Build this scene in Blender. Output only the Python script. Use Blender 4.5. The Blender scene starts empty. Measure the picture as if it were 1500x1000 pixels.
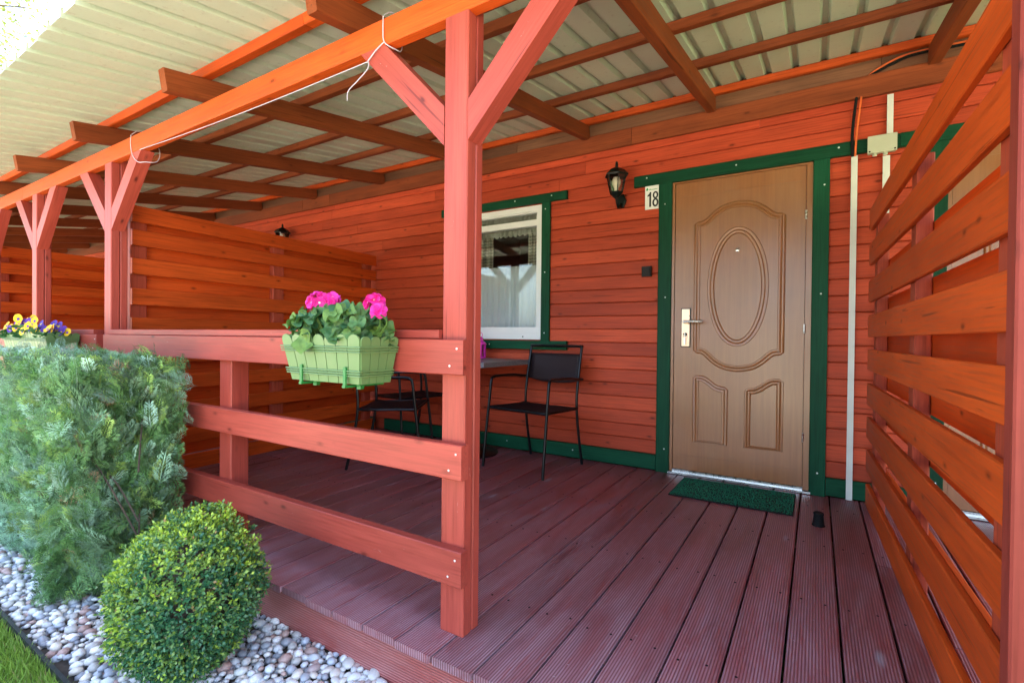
import bpy, math, random
import numpy as np
from mathutils import Matrix, Vector
random.seed(7); rng = np.random.default_rng(11)
scene = bpy.context.scene
COL = scene.collection
R = math.radians
V = Vector

# ------------------------------------------------------------------ camera
cam = bpy.data.cameras.new('camera'); cam.lens = 719.2 / 1500 * 36; cam.sensor_width = 36
cam.clip_start = .02; cam.clip_end = 2000
co = bpy.data.objects.new('camera', cam); COL.objects.link(co); scene.camera = co
yaw, pitch, roll = R(31.79), R(-.508), R(.591)
fw = V((-math.sin(yaw) * math.cos(pitch), math.cos(yaw) * math.cos(pitch), math.sin(pitch)))
rt = V((math.cos(yaw), math.sin(yaw), 0)); up = rt.cross(fw)
r2 = rt * math.cos(roll) + up * math.sin(roll); u2 = -rt * math.sin(roll) + up * math.cos(roll)
m = Matrix((r2, u2, -fw)).transposed().to_4x4(); m.translation = (0, 0, .963); co.matrix_world = m

# ------------------------------------------------------------------ world + sun
SUN_EL, SUN_AZ = R(56), R(20)          # azimuth from +Y (behind the house) towards +X
w = bpy.data.worlds.new('World'); scene.world = w; w.use_nodes = True
nt = w.node_tree; bg = nt.nodes['Background']
sky = nt.nodes.new('ShaderNodeTexSky'); sky.sky_type = 'NISHITA'; sky.sun_disc = False
sky.sun_elevation = SUN_EL; sky.sun_rotation = SUN_AZ; sky.air_density = 1.0; sky.dust_density = 4.0; sky.ozone_density = .6
nt.links.new(sky.outputs[0], bg.inputs[0]); bg.inputs[1].default_value = .15
sl = bpy.data.lights.new('sun', 'SUN'); sl.energy = 5.0; sl.angle = R(.53); sl.color = (1, .94, .84)
so = bpy.data.objects.new('sun', sl); COL.objects.link(so)
sd = V((math.sin(SUN_AZ) * math.cos(SUN_EL), math.cos(SUN_AZ) * math.cos(SUN_EL), math.sin(SUN_EL)))
so.rotation_euler = sd.to_track_quat('Z', 'Y').to_euler(); so.location = sd * 30
vs = scene.view_settings; vs.view_transform = 'Standard'; vs.look = 'None'; vs.gamma = 1; vs.exposure = 3.22
vs.use_curve_mapping = False
scene.render.engine = 'CYCLES'
scene.cycles.max_bounces = 8; scene.cycles.diffuse_bounces = 5; scene.cycles.transparent_max_bounces = 12

# ------------------------------------------------------------------ materials
def mat(name):
    mt = bpy.data.materials.new(name); mt.use_nodes = True
    t = mt.node_tree; return mt, t, t.nodes['Principled BSDF']
def N(t, typ, **k):
    n = t.nodes.new(typ)
    for a, b in k.items():
        if a == 'inp':
            for i, v in b.items(): n.inputs[i].default_value = v
        else: setattr(n, a, b)
    return n
def L(t, a, b): t.links.new(a, b)
def ramp(t, fac, stops):
    r = N(t, 'ShaderNodeValToRGB'); e = r.color_ramp.elements
    while len(e) < len(stops): e.new(.5)
    for i, (p, c) in enumerate(stops): e[i].position = p; e[i].color = (*c, 1) if len(c) == 3 else c
    L(t, fac, r.inputs[0]); return r.outputs[0]
def mix(t, fac, a, b, typ='MIX'):
    n = N(t, 'ShaderNodeMix', data_type='RGBA', blend_type=typ)
    for s, v in ((0, fac), (6, a), (7, b)):
        if isinstance(v, (int, float)): n.inputs[s].default_value = v
        elif isinstance(v, (tuple, list)): n.inputs[s].default_value = (*v, 1)
        else: L(t, v, n.inputs[s])
    return n.outputs[2]
def math_(t, op, a, b=0.):
    n = N(t, 'ShaderNodeMath', operation=op)
    for s, v in ((0, a), (1, b)):
        if isinstance(v, (int, float)): n.inputs[s].default_value = v
        else: L(t, v, n.inputs[s])
    return n.outputs[0]
def objcoord(t, scale):
    tc = N(t, 'ShaderNodeTexCoord'); oi = N(t, 'ShaderNodeObjectInfo')
    off = N(t, 'ShaderNodeCombineXYZ')
    for i, k in enumerate((57., 31., 83.)): L(t, math_(t, 'MULTIPLY', oi.outputs['Random'], k), off.inputs[i])
    ad = N(t, 'ShaderNodeVectorMath', operation='ADD'); L(t, tc.outputs['Object'], ad.inputs[0]); L(t, off.outputs[0], ad.inputs[1])
    def sc(s):
        m_ = N(t, 'ShaderNodeVectorMath', operation='MULTIPLY'); L(t, ad.outputs[0], m_.inputs[0]); m_.inputs[1].default_value = s
        return m_.outputs[0]
    return sc, oi.outputs['Random'], tc.outputs['Object']
def noise(t, vec, scale=1., detail=3., rough=.55, dist=0.):
    n = N(t, 'ShaderNodeTexNoise'); L(t, vec, n.inputs['Vector'])
    n.inputs['Scale'].default_value = scale; n.inputs['Detail'].default_value = detail
    n.inputs['Roughness'].default_value = rough; n.inputs['Distortion'].default_value = dist
    return n.outputs['Fac']

def wood(name, c_lo, c_hi, rough=.5, knots=.55, bump=.25, scuff=.0, grime=.25, spec=.35, grain=.75):
    mt, t, p = mat(name)
    sc, rnd, _ = objcoord(t, 1)
    big = noise(t, sc((1.1, 9, 9)), 1, 4, .6, .6)
    fine = noise(t, sc((4, 130, 130)), 1, 3, .65)
    col = ramp(t, big, [(.3, c_lo), (.68, c_hi)])
    fr = ramp(t, fine, [(.33, (.66, .62, .60)), (.5, (.98, .98, .98)), (.68, (1.14, 1.14, 1.16))])
    col = mix(t, grain, col, fr, 'MULTIPLY')
    pv = ramp(t, rnd, [(0, (.80, .77, .77)), (.5, (.97, .97, .97)), (1, (1.12, 1.17, 1.17))])
    col = mix(t, 1., col, pv, 'MULTIPLY')
    # patchy stain build-up
    pt = noise(t, sc((2.2, 5, 5)), 1, 5, .65)
    col = mix(t, ramp(t, pt, [(.5, (0, 0, 0)), (.75, (grime,) * 3)]), col, tuple(c * .45 for c in c_lo))
    # knots
    vo = N(t, 'ShaderNodeTexVoronoi'); vo.inputs['Scale'].default_value = 1; vo.inputs['Randomness'].default_value = 1
    L(t, sc((6.5, 15, 15)), vo.inputs['Vector'])
    kn = ramp(t, vo.outputs['Distance'], [(.07, (1, 1, 1)), (.11, (.45, .45, .45)), (.20, (0, 0, 0))])
    keep = ramp(t, vo.outputs['Color'], [(.55, (0, 0, 0)), (.58, (knots, knots, knots))])
    kf = mix(t, 1., kn, keep, 'MULTIPLY')
    col = mix(t, kf, col, tuple(c * .28 for c in c_lo))
    ck = noise(t, sc((1.6, 75, 75)), 1, 2, .5, .3)
    cf = ramp(t, ck, [(.70, (0, 0, 0)), (.725, (.6, .6, .6))])
    col = mix(t, cf, col, tuple(c * .22 for c in c_lo))
    if scuff:
        s1 = noise(t, sc((14, 34, 34)), 1, 6, .75, 1.5)
        sf = ramp(t, s1, [(.685, (0, 0, 0)), (.70, (scuff,) * 3)])
        col = mix(t, sf, col, (.62, .42, .36))
    L(t, col, p.inputs['Base Color'])
    p.inputs['Roughness'].default_value = rough; p.inputs['Specular IOR Level'].default_value = spec
    L(t, ramp(t, fine, [(.2, (rough - .1,) * 3), (.8, (rough + .12,) * 3)]), p.inputs['Roughness'])
    b = N(t, 'ShaderNodeBump'); b.inputs['Strength'].default_value = bump; b.inputs['Distance'].default_value = .0015
    L(t, mix(t, .5, fine, big), b.inputs['Height']); L(t, b.outputs[0], p.inputs['Normal'])
    return mt

def plain(name, c, rough=.5, metal=0., var=.12, scale=30., bump=.0, spec=.5):
    mt, t, p = mat(name)
    sc, rnd, _ = objcoord(t, 1)
    n1 = noise(t, sc((scale,) * 3), 1, 4, .6)
    col = ramp(t, n1, [(.3, tuple(x * (1 - var) for x in c)), (.7, tuple(min(1, x * (1 + var)) for x in c))])
    L(t, col, p.inputs['Base Color']); p.inputs['Roughness'].default_value = rough
    p.inputs['Metallic'].default_value = metal; p.inputs['Specular IOR Level'].default_value = spec
    L(t, ramp(t, n1, [(.3, (max(0, rough - .06),) * 3), (.7, (rough + .08,) * 3)]), p.inputs['Roughness'])
    if bump:
        b = N(t, 'ShaderNodeBump'); b.inputs['Strength'].default_value = bump; b.inputs['Distance'].default_value = .002
        L(t, n1, b.inputs['Height']); L(t, b.outputs[0], p.inputs['Normal'])
    return mt

M = {}
M['stain'] = wood('red_stained_wood', (.46, .060, .007), (.62, .088, .011), .5, knots=.8, spec=.22)
M['siding'] = wood('red_stained_siding', (.40, .050, .018), (.55, .075, .028), .55, knots=.85, grime=.3, spec=.22)
M['post'] = wood('red_stained_post', (.34, .050, .034), (.43, .072, .047), .45, knots=.85, scuff=.7, spec=.3, grain=.6, bump=.5)
M['rafter'] = wood('dark_stained_rafter', (.18, .040, .012), (.28, .063, .018), .6, spec=.2)
M['green'] = wood('green_painted_board', (.005, .050, .022), (.009, .078, .036), .5, knots=.25, grime=.2, spec=.12)
M['darkpost'] = wood('dark_red_post', (.20, .030, .020), (.29, .046, .030), .5, knots=.7, spec=.2, grain=.5)
M['redpost'] = wood('red_stained_screen_post', (.34, .052, .026), (.45, .076, .036), .5, knots=.7, spec=.2)
M['oldboard'] = wood('brown_raw_board', (.13, .055, .025), (.22, .095, .045), .7)

def deck_mat(name, lo, hi, worn_sheen):
    mt, t, p = mat(name)
    sc, rnd, ob = objcoord(t, 1)
    big = noise(t, sc((1.3, 10, 10)), 1, 5, .65, .5)
    col = ramp(t, big, [(.3, lo), (.7, hi)])
    pv = ramp(t, rnd, [(0, (.78, .80, .82)), (.5, (1, 1, 1)), (1, (1.22, 1.1, 1.1))])
    col = mix(t, 1., col, pv, 'MULTIPLY')
    sx = N(t, 'ShaderNodeSeparateXYZ'); L(t, ob, sx.inputs[0])
    rid = math_(t, 'SINE', math_(t, 'MULTIPLY', sx.outputs[1], 2 * math.pi / .0088))
    r01 = math_(t, 'ADD', math_(t, 'MULTIPLY', rid, .5), .5)
    wear_sheen = noise(t, sc((2.6, 14, 14)), 1, 7, .78, .6)
    mr = N(t, 'ShaderNodeMapRange'); L(t, sx.outputs[0], mr.inputs[0])  # wear grows towards the front end, bluish sky sheen painted in with it
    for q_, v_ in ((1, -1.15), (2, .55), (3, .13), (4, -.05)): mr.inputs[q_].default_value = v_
    wear_sheen = math_(t, 'ADD', wear_sheen, mr.outputs[0])
    wf = ramp(t, wear_sheen, [(.38, (0, 0, 0)), (.70, (.80, .80, .80))])
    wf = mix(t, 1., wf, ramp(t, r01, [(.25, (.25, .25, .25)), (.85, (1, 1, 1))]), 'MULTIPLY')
    col = mix(t, wf, col, worn_sheen)
    red = noise(t, sc((5, 60, 60)), 1, 5, .7, .2)
    col = mix(t, ramp(t, red, [(.58, (0, 0, 0)), (.66, (.55, .55, .55))]), col, (.27, .040, .036))
    col = mix(t, ramp(t, r01, [(0, (.55, .55, .55)), (.35, (0, 0, 0))]), col, (.045, .014, .014))
    vo = N(t, 'ShaderNodeTexVoronoi'); L(t, sc((2.0, 7, 7)), vo.inputs['Vector']); vo.inputs['Scale'].default_value = 1
    kn = ramp(t, vo.outputs['Distance'], [(.07, (1, 1, 1)), (.13, (0, 0, 0))])
    kk = ramp(t, vo.outputs['Color'], [(.50, (0, 0, 0)), (.54, (.8, .8, .8))])
    col = mix(t, mix(t, 1., kn, kk, 'MULTIPLY'), col, (.30, .26, .29))
    sp = noise(t, sc((60, 60, 60)), 1, 2, .5)
    col = mix(t, ramp(t, sp, [(.76, (0, 0, 0)), (.78, (.55, .55, .55))]), col, (.45, .42, .42))
    L(t, col, p.inputs['Base Color'])
    L(t, ramp(t, wear_sheen, [(.3, (.30, .30, .30)), (.7, (.52, .52, .52))]), p.inputs['Roughness'])
    p.inputs['Specular IOR Level'].default_value = .6
    b = N(t, 'ShaderNodeBump'); b.inputs['Strength'].default_value = .55; b.inputs['Distance'].default_value = .002
    h = math_(t, 'ADD', r01, math_(t, 'MULTIPLY', wear_sheen, .8)); L(t, h, b.inputs['Height']); L(t, b.outputs[0], p.inputs['Normal'])
    return mt
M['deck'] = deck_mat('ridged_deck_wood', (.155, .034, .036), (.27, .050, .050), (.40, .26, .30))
M['fascia'] = deck_mat('ridged_fascia_wood', (.27, .050, .042), (.38, .075, .060), (.46, .22, .21))

def door_mat():
    mt, t, p = mat('brown_wood_grain_door')
    tc = N(t, 'ShaderNodeTexCoord')
    mp = N(t, 'ShaderNodeVectorMath', operation='MULTIPLY'); L(t, tc.outputs['Object'], mp.inputs[0]); mp.inputs[1].default_value = (60, 60, 2.2)
    n1 = noise(t, mp.outputs[0], 1, 5, .65, .4)
    mp2 = N(t, 'ShaderNodeVectorMath', operation='MULTIPLY'); L(t, tc.outputs['Object'], mp2.inputs[0]); mp2.inputs[1].default_value = (3, 3, 2)
    n2 = noise(t, mp2.outputs[0], 1, 4, .6)
    col = ramp(t, n1, [(.3, (.235, .076, .016)), (.7, (.32, .110, .027))])
    col = mix(t, ramp(t, n2, [(.4, (0, 0, 0)), (.75, (.35, .35, .35))]), col, (.33, .165, .075))
    L(t, col, p.inputs['Base Color']); p.inputs['Specular IOR Level'].default_value = .9
    L(t, ramp(t, n2, [(.3, (.28, .28, .28)), (.7, (.40, .40, .40))]), p.inputs['Roughness'])
    b = N(t, 'ShaderNodeBump'); b.inputs['Strength'].default_value = .12; b.inputs['Distance'].default_value = .001
    L(t, n1, b.inputs['Height']); L(t, b.outputs[0], p.inputs['Normal'])
    return mt
M['door'] = door_mat()

def roof_mat():
    mt, t, p = mat('cream_steel_sheet')
    sc, rnd, _ = objcoord(t, 1)
    n1 = noise(t, sc((1.5, 1.5, 1.5)), 1, 5, .6); n2 = noise(t, sc((35, 35, 35)), 1, 3, .6)
    col = ramp(t, n1, [(.3, (.51, .59, .465)), (.7, (.60, .69, .55))])
    col = mix(t, ramp(t, n2, [(.6, (0, 0, 0)), (.75, (.35, .35, .35))]), col, (.30, .27, .19))
    L(t, col, p.inputs['Base Color']); p.inputs['Roughness'].default_value = .42; p.inputs['Specular IOR Level'].default_value = .5
    return mt
M['roof'] = roof_mat()

M['white_pvc'] = plain('white_pvc', (.78, .78, .76), .35, var=.03, scale=6)
M['cream'] = plain('cream_plastic', (.46, .47, .34), .4, var=.05, scale=8)
M['conduit'] = plain('white_trunking', (.66, .66, .60), .4, var=.05, scale=8)
M['black_metal'] = plain('black_powder_coat', (.003, .0033, .004), .34, var=.2, spec=.35)
M['black_mesh'] = plain('black_textile', (.008, .006, .007), .6, var=.3, scale=300, bump=.3, spec=.2)
M['brown_mesh'] = plain('dark_brown_textile', (.022, .012, .014), .6, var=.3, scale=300, bump=.3, spec=.25)
M['lamp_metal'] = plain('dark_green_black_metal', (.002, .006, .005), .4, var=.3, spec=.25)
M['screw'] = plain('pale_screw_head', (.75, .75, .72), .35, metal=.3, var=.05)
M['steel'] = plain('brushed_nickel', (.62, .60, .56), .28, metal=1., var=.06)
M['brass'] = plain('pale_brass_plate', (.74, .50, .36), .32, metal=.85, var=.08)
M['dark'] = plain('dark_plastic', (.014, .007, .005), .45, var=.2, spec=.2)
M['rubber'] = plain('black_rubber', (.008, .008, .008), .7, var=.3, spec=.2)
M['granite'] = plain('grey_speckled_top', (.16, .15, .16), .35, var=.45, scale=160)
M['pink'] = plain('pink_enamel', (.72, .03, .38), .35, var=.05)
M['planter'] = plain('pale_green_plastic', (.125, .215, .072), .42, var=.05, scale=18)
M['hook'] = plain('bright_green_plastic', (.015, .17, .03), .4, var=.05)
M['soil'] = plain('potting_soil', (.03, .02, .014), .95, var=.4, scale=120, bump=.6)
M['rope'] = plain('white_cord', (.50, .45, .52), .7, var=.1, scale=200)
M['orange_cable'] = plain('orange_cable', (.75, .14, .03), .45, var=.05)
M['interior'] = plain('room_plaster', (.22, .20, .17), .85, var=.08, scale=4)
M['sign'] = plain('white_sign_plate', (.80, .80, .76), .3, var=.02)
M['ink'] = plain('black_print', (.01, .012, .015), .5, var=.1)
M['greenink'] = plain('green_print', (.03, .30, .09), .5, var=.1)
M['earth'] = plain('dark_earth', (.045, .034, .026), .95, var=.4, scale=40, bump=.5)
M['bounce_pale'] = plain('pale_sandy_bounce_ground', (.40, .36, .285), .85, var=.15, scale=3, bump=.2)
M['edging'] = plain('black_edging', (.018, .019, .022), .5, var=.2)
M['bark'] = plain('brown_bark', (.07, .05, .036), .9, var=.4, scale=60, bump=.6)

def cloth_mat(name, c, alpha=.5, check=False):
    mt, t, p = mat(name); out = t.nodes['Material Output']
    d = N(t, 'ShaderNodeBsdfDiffuse'); d.inputs[0].default_value = (*c, 1)
    tl = N(t, 'ShaderNodeBsdfTranslucent'); tl.inputs[0].default_value = (*c, 1)
    if check:
        tc = N(t, 'ShaderNodeTexCoord'); s = N(t, 'ShaderNodeSeparateXYZ'); L(t, tc.outputs['Object'], s.inputs[0])
        a = math_(t, 'GREATER_THAN', math_(t, 'SINE', math_(t, 'MULTIPLY', s.outputs[0], 2 * math.pi / .028)), 0)
        b = math_(t, 'GREATER_THAN', math_(t, 'SINE', math_(t, 'MULTIPLY', s.outputs[2], 2 * math.pi / .028)), 0)
        f = math_(t, 'MULTIPLY', math_(t, 'ADD', a, b), .5)
        cc = ramp(t, f, [(0, c), (.5, tuple(x * .7 for x in c)), (1, tuple(x * .42 for x in c))]); L(t, cc, d.inputs[0]); L(t, cc, tl.inputs[0])
    m1 = N(t, 'ShaderNodeMixShader'); m1.inputs[0].default_value = .35; L(t, d.outputs[0], m1.inputs[1]); L(t, tl.outputs[0], m1.inputs[2])
    tr = N(t, 'ShaderNodeBsdfTransparent'); m2 = N(t, 'ShaderNodeMixShader'); m2.inputs[0].default_value = alpha
    L(t, tr.outputs[0], m2.inputs[1]); L(t, m1.outputs[0], m2.inputs[2]); L(t, m2.outputs[0], out.inputs[0])
    return mt
M['sheer'] = cloth_mat('white_sheer_curtain', (.94, .94, .97), .97)
M['check'] = cloth_mat('beige_checked_curtain', (.62, .56, .46), 1., True)
M['valance'] = cloth_mat('cream_lace_valance', (.60, .56, .48), .9)
def glass_mat(name, tint=(.9, .93, .92), ior=1.5, base=.06):
    mt, t, p = mat(name); out = t.nodes['Material Output']
    tr = N(t, 'ShaderNodeBsdfTransparent'); tr.inputs[0].default_value = (*tint, 1)
    g = N(t, 'ShaderNodeBsdfGlossy'); g.inputs['Roughness'].default_value = .01
    fr = N(t, 'ShaderNodeFresnel'); fr.inputs[0].default_value = ior
    ms = N(t, 'ShaderNodeMixShader'); L(t, math_(t, 'ADD', fr.outputs[0], base), ms.inputs[0])
    L(t, tr.outputs[0], ms.inputs[1]); L(t, g.outputs[0], ms.inputs[2]); L(t, ms.outputs[0], out.inputs[0])
    return mt
M['glass'] = glass_mat('window_glass', base=.0)
M['lampglass'] = glass_mat('lamp_glass', (.85, .80, .78), base=.02)
M['bulb'] = plain('cream_bulb', (.78, .74, .62), .4, var=.02)

def leaf_mat(name, rough=.45, trans=.25, attr='tint', spec=.4):
    mt, t, p = mat(name); out = t.nodes['Material Output']
    at = N(t, 'ShaderNodeAttribute'); at.attribute_name = attr
    L(t, at.outputs['Color'], p.inputs['Base Color']); p.inputs['Roughness'].default_value = rough
    p.inputs['Specular IOR Level'].default_value = spec
    tl = N(t, 'ShaderNodeBsdfTranslucent'); L(t, at.outputs['Color'], tl.inputs[0])
    ms = N(t, 'ShaderNodeMixShader'); ms.inputs[0].default_value = trans
    L(t, p.outputs[0], ms.inputs[1]); L(t, tl.outputs[0], ms.inputs[2]); L(t, ms.outputs[0], out.inputs[0])
    return mt
M['leaf'] = leaf_mat('shrub_leaf', .36, .25, spec=.55); M['thuja'] = leaf_mat('thuja_foliage', .5, .2, spec=.4); M['grassblade'] = leaf_mat('grass_blade', .5, .3)
def objleaf_mat(name, lo, hi, rough=.5, trans=.2, spec=.35, vein=False):
    mt, t, p = mat(name); out = t.nodes['Material Output']
    sc, rnd, ob = objcoord(t, 1)
    c = ramp(t, rnd, [(0, lo), (1, hi)])
    n1 = noise(t, sc((60, 60, 60)), 1, 3, .6)
    c = mix(t, 1., c, ramp(t, n1, [(.3, (.8, .8, .8)), (.7, (1.15, 1.15, 1.15))]), 'MULTIPLY')
    if vein:
        ln = N(t, 'ShaderNodeVectorMath', operation='LENGTH'); L(t, ob, ln.inputs[0])
        c = mix(t, ramp(t, ln.outputs['Value'], [(.014, (0, 0, 0)), (.019, (.3, .3, .3)), (.024, (0, 0, 0))]), c, (.03, .05, .012))
    L(t, c, p.inputs['Base Color']); p.inputs['Roughness'].default_value = rough; p.inputs['Specular IOR Level'].default_value = spec
    tl = N(t, 'ShaderNodeBsdfTranslucent'); L(t, c, tl.inputs[0]); ms = N(t, 'ShaderNodeMixShader'); ms.inputs[0].default_value = trans
    L(t, p.outputs[0], ms.inputs[1]); L(t, tl.outputs[0], ms.inputs[2]); L(t, ms.outputs[0], out.inputs[0])
    return mt
M['gleaf'] = objleaf_mat('geranium_leaf', (.035, .12, .045), (.14, .25, .045), vein=True)
M['stem'] = objleaf_mat('plant_stem', (.10, .20, .04), (.16, .26, .05))
M['petal'] = objleaf_mat('magenta_petal', (.80, .02, .22), (.88, .04, .45), .5, .3)
M['peteye'] = objleaf_mat('petal_eye', (.8, .6, .65), (.85, .7, .7))
M['yellow'] = objleaf_mat('yellow_petal', (.85, .50, .01), (.90, .62, .03), .5, .3)
M['purple'] = objleaf_mat('violet_petal', (.06, .03, .34), (.22, .06, .42), .5, .3)
M['pansyleaf'] = objleaf_mat('pansy_leaf', (.04, .13, .04), (.08, .2, .06))
def pebble_mat():
    mt, t, p = mat('river_pebble')
    sc, rnd, _ = objcoord(t, 1)
    at = N(t, 'ShaderNodeAttribute'); at.attribute_name = 'tint'
    c0 = ramp(t, rnd, [(0, (.30, .32, .36)), (.2, (.48, .48, .48)), (.4, (.60, .60, .58)), (.6, (.42, .40, .38)), (.75, (.55, .50, .44)), (.85, (.36, .24, .21)), (.93, (.24, .25, .28)), (1, (.62, .60, .58))])
    use = ramp(t, at.outputs['Alpha'], [(.4, (0, 0, 0)), (.6, (1, 1, 1))])
    c = mix(t, use, c0, at.outputs['Color'])
    n1 = noise(t, sc((70, 70, 70)), 1, 4, .6)
    c = mix(t, 1., c, ramp(t, n1, [(.3, (.95, .95, .95)), (.7, (1.4, 1.4, 1.4))]), 'MULTIPLY')
    L(t, c, p.inputs['Base Color']); p.inputs['Roughness'].default_value = .5
    return mt
M['pebble'] = pebble_mat()
def lawn_mat():
    mt, t, p = mat('lawn_grass')
    tc = N(t, 'ShaderNodeTexCoord')
    n1 = noise(t, tc.outputs['Object'], 6, 5, .65); n2 = noise(t, tc.outputs['Object'], .5, 3, .5)
    c = ramp(t, n1, [(.3, (.045, .085, .016)), (.7, (.095, .155, .032))])
    c = mix(t, n2, c, (.11, .14, .04)); L(t, c, p.inputs['Base Color']); p.inputs['Roughness'].default_value = .85
    return mt
M['lawn'] = lawn_mat()
def mat_mat():
    mt, t, p = mat('green_turf_mat')
    sc, rnd, _ = objcoord(t, 1); n1 = noise(t, sc((260, 260, 60)), 1, 3, .7)
    c = ramp(t, n1, [(.3, (.004, .11, .055)), (.7, (.012, .25, .115))]); L(t, c, p.inputs['Base Color']); p.inputs['Roughness'].default_value = .8
    return mt
M['doormat'] = mat_mat()

# ------------------------------------------------------------------ helpers
WLD = {}
def link(name, data, W=None, parent=None, mt=None):
    o = bpy.data.objects.new(name, data); COL.objects.link(o)
    W = W if W is not None else Matrix(); WLD[o.name] = W
    if parent is not None:
        o.parent = parent; o.matrix_basis = WLD[parent.name].inverted() @ W
    else: o.matrix_basis = W
    if mt is not None and data is not None and len(data.materials) == 0: data.materials.append(M[mt])
    return o
def tag(o, label=None, cat=None, group=None, kind=None):
    if label: o['label'] = label
    if cat: o['category'] = cat
    if group: o['group'] = group
    if kind: o['kind'] = kind
    return o
def thing(name, loc, label, cat, group=None, rz=0.):
    return tag(link(name, None, Matrix.Translation(loc) @ Matrix.Rotation(rz, 4, 'Z')), label, cat, group)
def mesh(name, v, f, smooth=False):
    me = bpy.data.meshes.new(name); me.from_pydata([tuple(p) for p in v], [], f); me.validate(); me.update()
    if smooth: me.polygons.foreach_set('use_smooth', [True] * len(me.polygons))
    return me
_bc = {}
def box_mesh(lx, wy, tz, c=.003):
    """board, length on X; long edges chamfered"""
    key = (round(lx, 4), round(wy, 4), round(tz, 4), c)
    if key in _bc: return _bc[key].copy() if False else _bc[key]
    a, b, h = lx / 2, wy / 2, tz / 2; c = min(c, b * .45, h * .45)
    sec = [(-b + c, -h), (b - c, -h), (b, -h + c), (b, h - c), (b - c, h), (-b + c, h), (-b, h - c), (-b, -h + c)]
    v = [(x, y, z) for x in (-a, a) for y, z in sec]
    f = [tuple(range(7, -1, -1)), tuple(range(8, 16))] + [(i, (i + 1) % 8, 8 + (i + 1) % 8, 8 + i) for i in range(8)]
    me = mesh('board', v, f); _bc[key] = me; return me
_mc = {}
def with_mat(me, mt):
    k = (me.name, mt)
    if k in _mc: return _mc[k]
    if len(me.materials) == 0: me.materials.append(M[mt]); _mc[k] = me; return me
    if me.materials[0] == M[mt]: _mc[k] = me; return me
    c = me.copy(); c.materials.clear(); c.materials.append(M[mt]); _mc[k] = c; return c
def frame(p0, p1, wdir):
    p0, p1 = V(p0), V(p1); x = (p1 - p0).normalized(); y = V(wdir); y = (y - x * y.dot(x)).normalized(); z = x.cross(y)
    W = Matrix((x, y, z)).transposed().to_4x4(); W.translation = (p0 + p1) / 2; return W, (p1 - p0).length
def board(name, p0, p1, wdir, wd, th, mt, parent=None, c=.003):
    W, ln = frame(p0, p1, wdir)
    return link(name, with_mat(box_mesh(ln, wd, th, c), mt), W, parent)
def boxo(name, lo, hi, mt, parent=None, c=.003, long='x'):
    """axis aligned box, grain along 'long'"""
    lo, hi = V(lo), V(hi); m_ = (lo + hi) / 2; d = hi - lo
    if long == 'x': return board(name, (lo.x, m_.y, m_.z), (hi.x, m_.y, m_.z), (0, 0, 1), d.z, d.y, mt, parent, c)
    if long == 'z': return board(name, (m_.x, m_.y, lo.z), (m_.x, m_.y, hi.z), (1, 0, 0), d.x, d.y, mt, parent, c)
    return board(name, (m_.x, lo.y, m_.z), (m_.x, hi.y, m_.z), (1, 0, 0), d.x, d.z, mt, parent, c)
def smooth_path(pts, n=6, closed=False):
    P = [V(p) for p in pts]; out = []; k = len(P)
    rngi = range(k) if closed else range(k - 1)
    for i in rngi:
        g = (lambda j: P[j % k]) if closed else (lambda j: P[max(0, min(k - 1, j))])
        p0, p1, p2, p3 = g(i - 1), g(i), g(i + 1), g(i + 2)
        for s in range(n):
            t = s / n
            out.append(.5 * ((2 * p1) + (-p0 + p2) * t + (2 * p0 - 5 * p1 + 4 * p2 - p3) * t * t + (-p0 + 3 * p1 - 3 * p2 + p3) * t ** 3))
    if not closed: out.append(P[-1])
    return out
def tube_geo(pts, r, n=8, closed=False, radii=None):
    P = [V(p) for p in pts]; k = len(P); v = []; f = []; nrm = None
    for i in range(k):
        if closed: t = P[(i + 1) % k] - P[i - 1]
        else: t = P[min(i + 1, k - 1)] - P[max(i - 1, 0)]
        t.normalize()
        if nrm is None: nrm = t.orthogonal().normalized()
        nrm = (nrm - t * nrm.dot(t)).normalized(); b = t.cross(nrm); rr = radii[i] if radii else r
        for j in range(n):
            a = 2 * math.pi * j / n; v.append(P[i] + (nrm * math.cos(a) + b * math.sin(a)) * rr)
    for i in range(k if closed else k - 1):
        for j in range(n):
            a, b2 = i * n + j, i * n + (j + 1) % n; c, d = ((i + 1) % k) * n + (j + 1) % n, ((i + 1) % k) * n + j
            f.append((a, b2, c, d))
    if not closed: f += [tuple(range(n - 1, -1, -1)), tuple(range((k - 1) * n, k * n))]
    return v, f
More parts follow.
